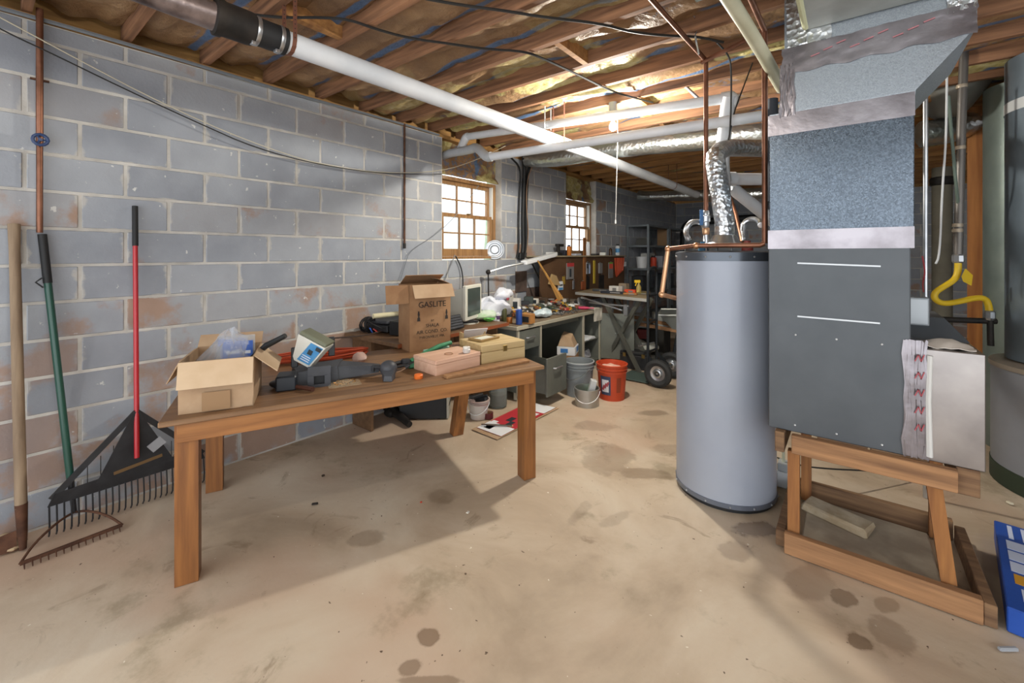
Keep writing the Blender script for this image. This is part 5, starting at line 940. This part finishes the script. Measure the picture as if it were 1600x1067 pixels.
for i, (u, z, w_, h_, x, col, lb) in enumerate([(1030, 1.216, .25, .22, -3.1, '#8d8f98', 'grey patterned carton on the far shelves'), (1012, 1.216, .2, .28, -3.28, '#b9b9b4', 'pale carton behind the white pail'), (1038, 1.656, .25, .34, -3.15, '#8a6a48', 'ragged brown carton on the upper far shelf'), (1005, 1.656, .14, .12, -3.15, '#4a4a46', 'dark kettle shaped tin on the upper shelf'), (1000, .756, .3, .3, -3.2, '#2a2c30', 'black case on the middle near shelf'), (1040, .756, .4, .3, -3.15, '#30363c', 'dark case on the middle far shelf')]):
    q = shp(u, z, x); t = T('storage_box', lb, 'box', q); B().box(q+V((0, 0, h_/2)), (.22, w_, h_), bev=.006).to('body', mat('sb'+col, col, .6, 0, None), t); B().box(q+V((0, 0, h_+.006)), (.225, w_+.005, .012), bev=.002).to('lid', mat('sb'+col, col), t)
# ================================================================== buckets on the floor
M_GB = mat('bucket_grey', '#7d8386', .5, 0, '#878d90', 4); M_OB = mat('bucket_orange', '#c24a28', .5, 0, '#b84524', 4)
bg_ = bucket('bucket', 'empty grey plastic bucket on the floor by the steel desk', G(905, 616), .128, .152, .36, M_GB, mat('grey_rim', '#a3a8aa', .45), handle=(-1.9, .9, .13))
ob_p = G(956, 621); og = bucket('bucket', 'orange plastic bucket with a navy label on the floor', ob_p, .128, .152, .36, M_OB, handle=(-.9, .5, .03))
for (a0_, a1_, z0_, z1_, m, nm, dr0) in [(-130, -84, .06, .25, mat('navy_label', '#3c4560', .5), 'label', .0015), (-122, -92, .09, .215, mat('label_white', '#dfe0e4', .5), 'label_art', .0028), (-60, -40, .09, .24, mat('warn_print', '#8a3a20', .6), 'warning_print', .0015)]:
    def cy(u, v): a = math.radians(a0_+(a1_-a0_)*u)+.25; z = z0_+(z1_-z0_)*v; r = .128+.024*z/.36+dr0; return ob_p+V((math.cos(a)*r, math.sin(a)*r, z))
    B().grid(cy, 10, 3).to(nm, m, og)
for k in range(3):
    a = math.radians(-118+9*k)+.25; r = .128+.024*.15/.36+.005; B().beam(ob_p+V((math.cos(a)*r, math.sin(a)*r, .11+.02*k)), ob_p+V((math.cos(a+.14)*r, math.sin(a+.14)*r, .16+.02*k)), .002, .022).to('label_stroke', mat('red_print', '#a04a52'), og)
tag(B().ball(ob_p+V((0, 0, .29)), .13, 20, 1, 1, .4).lump(.02, 16, 3).to('rubble', mat('rubble', '#c08a78', .9, 0, '#d8b0a0', 14, bump=.6), smooth=True, kind='stuff'), 'pinkish rubble filling the orange bucket', 'rubble')
pt_ = G(917, 632); po = bucket('cooking_pot', 'small aluminium pot on the floor before the two buckets', pt_, .115, .118, .17, mat('aluminium', '#a7a7a3', .38, .8, '#b9b9b5', 6), ridges=False, cat='pot', handle=(-1.2, .9, .10))
tag(B().box(pt_+V((.045, .02, .17)), (.06, .07, .16), rz=.6, ry=.25, bev=.004).to('fuse_box', mat('pale_grey', '#c3c6c6', .5)), 'pale grey metal box standing in the aluminium pot', 'box'); tag(B().ball(pt_+V((-.03, -.01, .09)), .06, 12, 1, 1, .6).to('green_scrap', mat('green_scrap', '#3fa05a', .5)), 'green plastic scrap inside the aluminium pot', 'scrap')
# ================================================================== hand truck
hx, hy0, hy1 = -1.84, 4.86, 5.14; hk = T('hand_truck', 'black upright hand truck with pneumatic wheels', 'hand truck', (hx, 5.0, 0)); M_HT = mat('truck_black', '#23272b', .45, .3)
for y in (hy0, hy1): B().cyl((hx, y, .05), (hx, y, 1.24), .016, n=12).to('rail', M_HT, hk, True)
B().tube([(hx, hy0, 1.22), (hx+.0, hy0+.005, 1.30), (hx+.02, (hy0+hy1)/2, 1.34), (hx, hy1-.005, 1.30), (hx, hy1, 1.22)], .016, 12, sm=2).to('handle', M_HT, hk, True)
for z in (.35, .7, 1.0): B().cyl((hx, hy0, z), (hx, hy1, z), .012, n=10).to('crossbar', M_HT, hk, True)
B().bb(hx-.34, hx+.02, hy0-.06, hy1+.06, .01, .02, .002).to('toe_plate', mat('plate_green', '#5a6b66', .5, .4), hk)
B().cyl((hx+.15, hy0-.12, .155), (hx+.15, hy1+.12, .155), .012, n=10).to('axle', M_STL, hk, True)
for y in (hy0, hy1): B().beam((hx, y, .30), (hx+.15, y, .155), .012, .04).to('axle_bracket', M_HT, hk)
RX = Matrix.Rotation(math.pi/2, 4, 'X')
for y in (hy0-.09, hy1+.09):
    w_ = B().lathe([(.085, -.03), (.12, -.045), (.148, -.032), (.155, 0), (.148, .032), (.12, .045), (.085, .03), (.085, -.03)], (hx+.15, y, .156), 32, RX).to('tyre', mat('tyre', '#2a2b2c', .75), hk, True)
    B().lathe([(.03, -.04), (.045, -.035), (.055, -.015), (.083, -.02), (.083, .02), (.055, .015), (.045, .035), (.03, .04), (.03, -.04)], (hx+.15, y, .156), 28, RX).to('rim', M_STL, w_, True)
# wheelbarrow mostly behind the heater
wc = P(1090, 505, 5.9); wr = T('wheelbarrow', 'grey wheelbarrow parked behind the water heater', 'wheelbarrow', V((wc.x, wc.y, 0))); Mwb = Matrix.Translation(V((wc.x, wc.y, 0))) @ Matrix.Rotation(.3, 4, 'Z')
B().hexa([Mwb @ V(q) for q in ((-.28, -.2, .42), (.3, -.2, .42), (.3, .2, .42), (-.28, .2, .42))], [Mwb @ V(q) for q in ((-.48, -.33, .66), (.52, -.33, .70), (.52, .33, .70), (-.48, .33, .66))]).to('tray', mat('tray_grey', '#7f8583', .5, .3), wr)
B().tube([Mwb @ V(q) for q in ((-.49, -.34, .665), (.53, -.34, .705), (.53, .34, .705), (-.49, .34, .665))], .014, 8, closed=True).to('tray_rim', mat('tray_rim', '#b5b8b4', .4, .4), wr, True)
for y in (-.22, .22): B().beam(Mwb @ V((-.95, y*1.25, .55)), Mwb @ V((.6, y*.5, .32)), .04, .045).to('handle', M_LUM, wr); B().beam(Mwb @ V((-.25, y, .42)), Mwb @ V((-.32, y, 0)), .03, .03).to('leg', M_HT, wr)
B().lathe([(.11, -.035), (.18, -.045), (.19, 0), (.18, .045), (.11, .035), (.11, -.035)], Mwb @ V((.62, 0, .195)), 28, Matrix.Rotation(.3, 4, 'Z') @ RX).to('wheel', mat('tyre', '#2a2b2c'), wr, True)
# low things between desk and truck
sk = G(995, 575); tag(B().ball(P(995, 541, 6.0), .2, 20, 1.5, .9, .4).lump(.04, 7, 2).to('cement_sack', mat('sack', '#a3a49a', .8, 0, '#b9bab2', 5), smooth=True), 'slumped pale sack lying behind the hand truck', 'sack')
lp = P(995, 556, 6.0); tag(B().bb(lp.x-.35, lp.x+.3, lp.y-.12, lp.y+.25, 0, P(995, 548, 6.0).z-.03, .005).to('low_platform', mat('plat', '#3b3a36', .8, 0, '#4a4842', 5)), 'dark low chest carrying the pale sack', 'chest')
tb_ = G(985, 577); tbx = T('tool_box', 'black metal tool box on the floor behind the orange bucket', 'tool box', tb_+V((-.1, .1, 0))); Mtb = Matrix.Translation(tb_+V((.02, .12, 0))) @ Matrix.Rotation(.15, 4, 'Z'); B().box((0, 0, .09), (.36, .2, .18), bev=.008, M=Mtb).to('body', M_BLKP, tbx); B().box((0, 0, .205), (.36, .2, .045), bev=.01, M=Mtb).to('lid', M_BLKP, tbx)
for x in (-.12, .12): B().box((x, -.103, .18), (.04, .008, .05), bev=.002, M=Mtb).to('latch', mat('brass_old', '#8a7444'), tbx)
for i, (u, v, w_, h_, col, lb) in enumerate([(1001, 500, .26, .20, '#9a9d9a', 'pale grey carton stacked under the folding bench'), (1031, 500, .22, .22, '#a9aca8', 'pale carton between the truck rails'), (1003, 520, .14, .14, '#7d2f2c', 'dark red tin under the folding bench')]):
    q = P(u, v, 6.6); tag(B().box(q, (w_, .25, h_), rz=.4, bev=.006).to('stored_box', mat('stb'+col, col, .6)), lb, 'box')
cb0 = P(1010, 525, 6.6); tag(B().bb(cb0.x-.5, cb0.x+.3, cb0.y-.1, cb0.y+.2, 0, P(1003, 511, 6.6).z-.005, .004).to('crate', mat('crate_dark', '#35332f', .8)), 'dark crate behind the sack carrying the cartons', 'crate')
# ================================================================== lawn tools on the left wall
rk = T('leaf_rake', 'wide black leaf rake with a red handle leaning on the wall', 'rake', (-3.33, .6, 0)); rt_ = WX(211, 322, XW+.03); rm = V((-3.235, .595, .46)); M_RED2 = mat('red_handle', '#b0202a', .35, 0, coat=.3)
low = WX(214, 715, -3.245); B().tube([rt_.lerp(low, .16), low], .0125, 14).to('handle', M_RED2, rk, True); B().tube([rt_, rt_.lerp(low, .165)], [.0145, .015], 14).to('grip', M_BLK, rk, True)
ap = WX(213, 643, -3.27); base = []
bl_, br_ = V((-3.29, .255, .165)), V((-3.29, .95, .165)); thk = V((.006, 0, 0))
B().prism([ap+V((0, -.012, 0)), ap+V((0, .012, 0)), V((-3.285, .79, .215)), V((-3.285, .44, .215))], thk).to('centre_plate', M_BLKP, rk)
B().beam(ap, V((-3.287, .27, .20)), .008, .03).to('brace', M_BLKP, rk); B().beam(ap, V((-3.287, .94, .20)), .008, .03).to('brace', M_BLKP, rk)
B().prism([bl_, br_, V((-3.285, .93, .225)), V((-3.285, .79, .235)), V((-3.285, .44, .235)), V((-3.285, .28, .225))], thk).to('tine_bar', M_BLKP, rk)
for k in range(26):
    y = .262+k*.0272; B().tube([V((-3.286, y, .17)), V((-3.27, y, .08)), V((-3.275, y, .03)), V((-3.30, y, .006))], .0042, 6).to('tine', M_BLKP, rk, True)
for k in range(12):
    y = .30+k*.053; zt = .235+max(0, (.20-abs(y-.60))*.9); B().cyl((-3.29, y, .22), (-3.29, y, max(.24, .46-abs(y-.6)*.72)), .002, n=5).to('rib_wire', M_IRON, rk)
B().box((-3.268, .70, .345), (.003, .075, .055), rx=.6).to('label', mat('silver_label', '#9a9ca0', .4), rk); B().box((-3.277, .62, .255), (.002, .22, .018), rx=.12).to('wood_slat', mat('old_slat', '#6b5232', .6), rk)
gr = T('bow_rake', 'rusty bow rake with a dark green handle leaning on the wall', 'rake', (-3.15, .33, 0)); M_GH = mat('green_handle', '#1f4a3e', .35, 0, coat=.3)
gt_, gl_ = WX(66, 366, XW+.03), WX(116, 800, -3.30); B().tube([gt_.lerp(gl_, .17), gt_.lerp(gl_, .88)], .0165, 14).to('handle', M_GH, gr, True); B().tube([gt_, gt_.lerp(gl_, .175)], .0185, 14).to('grip', M_BLK, gr, True); B().tube([gt_.lerp(gl_, .88), gl_], .015, 12, r2=.011).to('ferrule', M_BLKP, gr, True); B().tube([gt_.lerp(gl_, .155)+V((.02, -.02, 0)), gt_.lerp(gl_, .17)+V((.02, -.045, .0)), gt_.lerp(gl_, .19)+V((.015, -.02, 0))], .004, 6).to('hang_loop', M_BLK, gr)
h0, h1 = G(31, 881, .02), G(191, 820, .02); B().beam(h0, h1, .012, .016).to('head_bar', M_RUST, gr)
for k in range(14): q = h0.lerp(h1, (k+.5)/14); B().cyl(q, q+V((.012, 0, -.018))+V((.02, 0, .0)), .004, .002, 6).to('tooth', M_RUST, gr)
for e_ in (h0, h1): B().tube([e_, e_.lerp(gl_, .25)+V((-.03, 0, .02)), e_.lerp(gl_, .7)+V((-.0, 0, .03)), gl_], .006, 8, sm=2).to('bow', M_RUST, gr, True)
sv = T('shovel', 'old wooden shovel shaft standing at the left picture edge', 'shovel', G(36, 862)); s0_, s1_ = WX(22, 350, XW+.035), WX(33, 793, -3.27); s2_ = G(36, 858, .005); B().tube([s0_, s0_.lerp(s1_, .1), s1_], [.024, .021, .023], 14).to('shaft', wood('old_ash', '#6f5d4c', '#948069', 2, 2, .85), sv, True); B().tube([s1_+V((0, 0, .02)), s1_.lerp(s2_, .6), s2_], [.024, .019, .013], 12).to('socket', M_RUST, sv, True); B().prism([s2_+V((-.01, -.02, .10)), s2_+V((-.03, -.12, .08)), s2_+V((-.03, -.12, 0)), s2_+V((-.01, -.02, 0))], V((-.006, 0, 0))).to('blade', M_RUST, sv)
for i, (u, v, r_) in enumerate(((8, 848, .05), (18, 858, .04))): tag(B().ball(G(u, v)+V((0, 0, r_*.35)), r_, 12, 1.2, 1, .45).lump(.015, 20, i).to('stone', mat('sandstone', '#a08a6b', .95, 0, '#b9a282', 9, bump=.4), smooth=True), ['larger sandy stone at the wall foot by the shovel', 'smaller sandy stone at the wall foot by the shovel'][i], 'stone')
# ================================================================== wall pipes and lines
wp = T('wall_pipe', 'vertical copper pipe with a blue wheel valve on the left wall', 'pipe', WX(62, 360, XW+.03)); y_ = WX(62, 397, XW+.035).y
B().cyl((XW+.035, y_, WX(62, 222, XW+.035).z), (XW+.035, y_, ZJ+.02), .0145).to('upper_pipe', M_COP, wp, True); B().cyl((XW+.035, y_, 1.60), (XW+.035, y_, WX(62, 222, XW+.035).z), .013).to('lower_pipe', M_COP, wp, True)
vz_ = WX(62, 220, XW+.035); vh = B().tube([vz_+V((.035, .028*math.cos(a), .028*math.sin(a))) for a in [i*.5236 for i in range(12)]], .008, 8, closed=True).to('valve_wheel', mat('valve_blue', '#2b3f66', .4), wp, True); B().cyl(vz_+V((-.01, 0, 0)), vz_+V((.045, 0, 0)), .008, n=10).to('valve_stem', mat('valve_blue', '#2b3f66'), wp, True)
for k in range(3): a = k*2.094; B().cyl(vz_+V((.035, 0, 0)), vz_+V((.035, .028*math.cos(a), .028*math.sin(a))), .005, n=6).to('spoke', mat('valve_blue', '#2b3f66'), vh)
for v in (352, 357): B().cyl(WX(58, v, XW+.035), WX(66, v, XW+.035), .006, n=8).to('fitting', M_COPB, wp)
B().box(WX(62, 125, XW+.012), (.02, .07, .008)).to('pipe_clip', M_RUST, wp)
cz = WX(632, 192, XW+.02); cd_ = T('conduit', 'thin rusty conduit fixed vertically to the wall left of the window', 'conduit', WX(632, 385, XW+.02)); B().cyl(WX(632, 385, XW+.02), V((XW+.02, cz.y, ZJ-.02)), .010, n=10).to('tube', M_RUST, cd_, True); B().cyl(WX(632, 385, XW+.02)+V((0, 0, -.02)), WX(632, 385, XW+.02)+V((0, 0, .03)), .014, n=10).to('end_fitting', M_IRON, cd_)
def line(pts, r, label, mt, name='cable', cat='cable', sm=2, n=6): return tag(B().tube(pts, r, n, sm=sm).to(name, mt, smooth=True), label, cat)
M_WIRE = mat('black_wire', '#262626', .5); M_ROPE = mat('pale_rope', '#c3bca6', .8); M_GREYW = mat('grey_wire', '#6f757b', .5)
line([WX(u, v, XW+.05) for u, v in ((-60, -5), (0, 27), (120, 92), (250, 160), (380, 218), (500, 258), (600, 271), (690, 268))]+[WX(745, 250, XW+.1), WX(790, 228, XW+.3)], .0035, 'pale sagging clothesline across the left wall', M_ROPE, 'clothesline', 'rope')
line([WX(u, v, XW+.07) for u, v in ((-60, 10), (0, 46), (90, 88), (180, 132), (300, 188), (400, 232), (500, 258), (600, 272), (690, 272))], .0042, 'dark sagging wire just below the clothesline', M_WIRE, 'wall_wire', 'wire')
line([WX(748, 290, XW+.06), WX(715, 335, XW+.06), WX(680, 368, XW+.05), WX(640, 392, XW+.03), WX(634, 410, XW+.02), WX(625, 440, XW+.03)], .003, 'thin grey string slanting across the window', M_GREYW, 'string', 'string')
line([V((XW+.012, y, ZJ-.03+.008*math.sin(y*3))) for y in (-1.2, -.2, .4, 1.0, 1.6, 2.2, 2.8, 3.1)], .012, 'grey cable stapled along the top of the left wall', M_GREYW, 'wall_top_cable')
cbn = T('cable_bundle', 'bundle of thick black cables down the wall between the windows', 'cable', WX(815, 402, XW+.03))
for k, (u0, u1, r_) in enumerate(((812, 810, .012), (818, 817, .026), (823, 822, .018))): B().tube([WX(u0+14*(k-1), 246, XW+.12), WX(u0+2, 262, XW+.05), WX(u0, 300, XW+.03), WX(u1, 350, XW+.03), WX(u1+1, 385, XW+.03), WX(u1-2, 402, XW+.03)], r_, 10, sm=2).to('cable', M_BLK, cbn, True)
B().box(WX(814, 400, XW+.04), (.06, .10, .09), bev=.01).to('junction_box', M_BLK, cbn)
line([WX(838, 250, XW+.2), WX(824, 275, XW+.06), WX(822, 320, XW+.05), WX(826, 360, XW+.05), WX(823, 395, XW+.05)], .006, 'tan wire beside the black cable bundle', mat('tan_wire', '#8d6f55'))
pp = WX(773, 390, XW-.045); ppl = T('pie_tin', 'round pressed metal tin propped on the window sill', 'tin', pp+V((0, 0, -.12))); pn = V((0, 0, H))-pp; pn.z = .25; MPP = pn.to_track_quat('Z', 'Y').to_matrix().to_4x4()
B().lathe([(.0001, 0), (.075, .0), (.082, .016), (.10, .018), (.108, .008), (.118, .008), (.12, .0)], pp, 36, MPP, cap=False).to('plate', M_STL, ppl, True); B().lathe([(.045, .001), (.052, .012), (.059, .001)], pp, 28, MPP, cap=False).to('embossed_ring', M_STL, ppl, True)
# cables under the joists
cz_ = ZJ-.012
def cg(u, v, z=cz_): return G(u, v, z)
line([cg(388, 22), cg(440, 28), cg(500, 27), cg(545, 30), cg(585, 45), cg(640, 60), cg(700, 68), cg(760, 77), cg(820, 80), cg(850, 92), cg(900, 115), cg(960, 145), cg(1020, 160)], .008, 'long black cable stapled across the joists above the drain pipe', M_WIRE)
line([cg(665, -2), cg(720, 8), cg(790, 17), cg(850, 27), cg(940, 37), cg(985, 50), cg(1040, 56), cg(1090, 57), cg(1130, 66)], .008, 'upper black cable stapled across the joists', M_WIRE)
line([P(1120, 66, 2.65), P(1138, 85, 2.75), P(1143, 105, 2.8), P(1142, 180, 2.85), P(1140, 215, 2.85), P(1134, 228, 2.85)], .006, 'black wire hanging beside the copper riser', M_WIRE)
line([P(1176, 98, 3.0), P(1160, 140, 3.0), P(1147, 175, 2.95), P(1141, 205, 2.9)], .005, 'second black wire hanging toward the flue elbow', M_WIRE)
hg = P(1092, 45, 2.5); yk = T('pipe_hanger', 'forked galvanised hanger strap on the overhead copper line', 'hanger', hg)
for (a, c) in (((1078, 10), (1090, 45)), ((1099, 20), (1090, 45)), ((1090, 45), (1086, 55)), ((1086, 55), (1092, 85))): B().beam(P(*a, 2.5), P(*c, 2.5), .018, .002).to('strap', M_GALV, yk)
line([P(1040, 108, 3.4), P(1066, 130, 3.35), P(1092, 155, 3.3)], .014, 'short steel conduit under the joists near the riser', M_STL, 'conduit_stub', 'conduit')
# ================================================================== right-hand side
tkc = V((1.19, 4.26, 0)); tk_ = T('storage_tank', 'grey metal tank with a dark green base at the right edge', 'tank', tkc); ttop = .76
B().lathe([(.45, .12), (.45, ttop)], tkc, 48).to('shell', mat('tank_grey', '#878b93', .4, .4, '#9297a0', 3), tk_, True); B().lathe([(.455, 0), (.455, .12), (.44, .125)], tkc, 48).to('base_band', mat('dark_green', '#2b3628', .6), tk_, True); B().lathe([(.46, ttop-.01), (.46, ttop+.02), (.0001, ttop+.03)], tkc, 48).to('top_cap', mat('cap_tan', '#8d8377', .5, .3), tk_, True)
a = math.radians(-118); co = tkc+V((math.cos(a)*.45, math.sin(a)*.45, .50)); MC_ = V((math.cos(a), math.sin(a), 0)).to_track_quat('Z', 'Y').to_matrix().to_4x4(); B().lathe([(.09, -.02), (.17, -.02), (.165, .03), (.09, .04)], co, 28, MC_, cap=False).lump(.01, 18).to('cement_collar', mat('white_cement', '#cfc8b8', .9, 0, '#b5ac98', 9, bump=.4), tk_, True); B().tube([co, co+V((math.cos(a)*.12, math.sin(a)*.12, 0)), co+V((math.cos(a)*.2, math.sin(a)*.2, .12)), co+V((math.cos(a)*.2, math.sin(a)*.2, .5))], .085, 20, sm=2).to('smoke_pipe', mat('smoke_grey', '#6d7176', .45, .5), tk_, True)
dv = T('round_duct', 'large vertical grey metal duct rising from the tank', 'duct', V((1.12, 4.33, ttop+.03))); B().cyl((1.12, 4.33, ttop+.032), (1.12, 4.33, ZJ-.01), .305, n=48).to('barrel', mat('duct_bluegrey', '#66727c', .4, .5, '#788590', 3), dv, True); B().lathe([(.308, 0), (.308, .07)], V((1.12, 4.33, 2.42)), 48, cap=False).to('white_band', mat('white_band', '#c9cccd', .5), dv, True)
dv2 = T('round_duct', 'slimmer greenish duct standing behind the large vertical duct', 'duct', V((1.06, 4.98, 0))); B().cyl((1.06, 4.98, .0), (1.06, 4.98, ZJ-.01), .24, n=40).to('barrel', mat('duct_green', '#74807c', .4, .5, '#87938c', 3), dv2, True)
po_ = P(1531, 400, 3.75); tag(B().box((po_.x, po_.y, ZJ/2), (.15, .06, ZJ-.01), rz=TH*.0-.2).to('wooden_post', wood('post_wood', '#8a5428', '#b0753c', 2, 2, .6)), 'orange brown wooden post behind the furnace', 'post')
cq = P(1446, 300, 2.62); line([V((cq.x, cq.y, ZJ)), V((cq.x, cq.y, 1.4)), V((cq.x, cq.y, 0))], .012, 'shiny steel conduit running up the furnace corner', M_STL, 'steel_conduit', 'conduit', 0, 12)
gp = T('gas_pipe', 'grey gas drop pipe above the yellow hose', 'pipe', P(1496, 410, 2.95)); B().tube([P(1507, 60, 2.95), P(1502, 200, 2.95), P(1497, 408, 2.95)], .024, 14).to('pipe', mat('gas_grey', '#6a6662', .45, .5), gp, True)
for v in (135, 231, 352, 360): B().lathe([(.028, -.012), (.03, 0), (.028, .012)], P(1505-(v-60)*.03, v, 2.95), 14).to('fitting', mat('fitting_tan', '#a39684', .5, .4), gp, True)
B().lathe([(.026, -.03), (.032, -.02), (.032, .02), (.026, .03)], P(1497, 404, 2.95), 8).to('hose_nut', M_STL, gp)
yh = T('gas_hose', 'yellow flexible gas hose with a hanging tag', 'hose', P(1500, 475, 2.95)); M_YEL = mat('hose_yellow', '#cfae22', .45)
B().tube([P(u, v, 2.95-.0005*(u-1490)) for u, v in ((1497, 410), (1497, 425), (1492, 437), (1476, 447), (1460, 457), (1460, 468), (1474, 475), (1500, 471), (1525, 465), (1540, 466), (1545, 478), (1546, 488))], .019, 12, sm=2).to('hose', M_YEL, yh, True); B().prism([P(1502, 432, 2.9), P(1508, 420, 2.9), P(1519, 430, 2.9), P(1517, 446, 2.9), P(1505, 440, 2.9)], (.004, .004, 0)).to('tag', M_YEL, yh)
B().lathe([(.024, -.035), (.03, -.02), (.03, .02), (.024, .03)], P(1546, 492, 2.92), 8).to('end_nut', M_STL, yh)
line([P(1445, 498, 3.0), P(1500, 500, 2.98), P(1556, 502, 2.92)], .02, 'black iron gas pipe running behind the return box', M_IRON, 'iron_pipe', 'pipe', 0, 12)
line([P(1547, 500, 2.92), P(1548, 540, 2.92)], .017, 'short iron nipple under the yellow hose', M_IRON, 'iron_nipple', 'pipe', 0, 12)
cx = V((.262, 2.95, 1.2)); cbx = T('control_box', 'small grey electrical box on the furnace side', 'electrical box', cx+V((0, 0, -.07))); B().box(cx, (.08, .05, .14), bev=.004).to('box', mat('box_grey', '#8d9296', .45, .4), cbx); B().box(cx-V((0, .0275, 0)), (.066, .004, .12)).to('cover', mat('cover_grey', '#a9aeb2', .4, .4), cbx)
line([P(1441, 400, 2.5), P(1446, 425, 2.5), P(1441, 445, 2.55), P(1444, 460, 2.65)], .004, 'red and white thermostat wire at the furnace corner', mat('red_wire', '#9c3f45', .5))
op = T('soil_pipe', 'old thick soil pipe standing in the dark behind the furnace', 'pipe', P(1472, 520, 5.6)); B().cyl(V((*P(1472, 400, 5.6).to_2d(), 0)), P(1472, 262, 5.6), .10, n=20).to('pipe', mat('soil_grey', '#6b675a', .8, 0, '#7a7668', 4), op, True); B().lathe([(.105, 0), (.12, .01), (.12, .10), (.105, .11)], P(1472, 290, 5.6), 20).to('hub', M_IRON, op, True)
line([P(1480, 80, 2.8), P(1479, 165, 2.8), P(1478, 220, 2.8), P(1472, 300, 2.85), P(1468, 400, 2.9), P(1462, 412, 2.9)], .006, 'white thin wire hanging behind the furnace', mat('offwhite', '#cfd2d4'))
line([P(1482, 150, 2.9), P(1487, 215, 2.9), P(1494, 290, 2.9), P(1497, 320, 2.95)], .009, 'greenish cable slanting toward the gas pipe', mat('green_cable', '#5d6b62', .5))
# black drain in the far corner
line([V((-3.18, YB-.35, 0)), V((-3.18, YB-.35, 2.05)), V((-3.1, YB-.33, 2.2)), V((-2.9, YB-.3, 2.25)), V((.5, YB-.25, 2.35))], .075, 'black drain pipe elbowing along the back wall', M_BLK, 'drain_stack', 'pipe', 1, 16)
# blue carton on the floor at the right edge
f0_, b0_ = G(1573, 987), G(1553, 812, .10); f0_.z = 0; b0_.z = 0; ly = (b0_-f0_); ll = ly.length; ly.normalize(); lx = V((ly.y, -ly.x, 0)); bc_ = T('flat_carton', 'flat blue printed carton lying on the floor at the right edge', 'carton', f0_+ly*ll/2+lx*.25, math.atan2(ly.y, ly.x)); Mb2 = frame(f0_, lx, ly)
B().box((.25, ll/2, .0505), (.5, ll, .099), bev=.004, M=Mb2).to('box', mat('carton_blue', '#1f4aa0', .45, 0, '#2a56b0', 4), bc_); M_TXT = mat('print_white', '#c9d3ea', .6)
for k in range(3): B().box((.065, ll*(.70-.13*k), .1007), (.07, ll*.11, .001), M=Mb2).to('white_panel', M_TXT, bc_)
B().box((.07, ll*.31, .1007), (.07, ll*.10, .001), M=Mb2).to('yellow_panel', mat('panel_yellow', '#d39a2c', .5), bc_); B().box((.15, ll*.31, .1007), (.06, ll*.10, .001), M=Mb2).to('orange_panel', mat('panel_orange', '#b9742c', .5), bc_)
for k in range(2): B().box((.05+.045*k, ll*.88, .1007), (.016, ll*.18, .001), M=Mb2).to('print_line', M_TXT, bc_); B().box((.06+.06*k, ll*.16, .1007), (.022, ll*.12, .001), M=Mb2).to('print_line', M_TXT, bc_)
for k in range(5): B().box((.135, ll*(.78-.075*k), .1007), (.03, ll*.02, .001), M=Mb2).to('print_line', mat('print_pale', '#6f8cc8', .6), bc_)
Mt2 = frame(f0_+lx*.18-ly*.0025+V((0, 0, .012)), lx, V((0, 0, 1))); B().text('ORIO', .06, Mt2).to('printed_word', mat('panel_orange', '#b9742c'), bc_); B().box((.17, -.0012, .078), (.12, .002, .03), M=Mb2).to('white_panel', M_TXT, bc_)
# small litter
for i, (u, v, d_, col, lb) in enumerate([(1575, 1018, (.07, .016, .014), '#9a9ea4', 'grey plastic sliver on the floor near the blue carton'), (492, 789, (.035, .014, .01), '#241d18', 'black scrap on the floor before the table'), (505, 745, (.02, .015, .012), '#3a2a1e', 'small brown crumb in the table shadow'), (658, 786, (.012, .01, .006), '#c8402a', 'tiny red scrap on the floor before the table'), (731, 802, (.02, .015, .006), '#d8d4c8', 'white flake in the table leg shadow'), (1578, 788, (.03, .02, .012), '#d6cfb8', 'white crumb on the floor behind the blue carton')]):
    tag(B().box(G(u, v)+V((0, 0, d_[2]/2+.003)), d_, rz=TH+.3*i, bev=d_[2]*.3).to('floor_scrap', mat('fs'+col, col, .7)), lb, 'scrap')
sc1 = G(600, 676, .004)
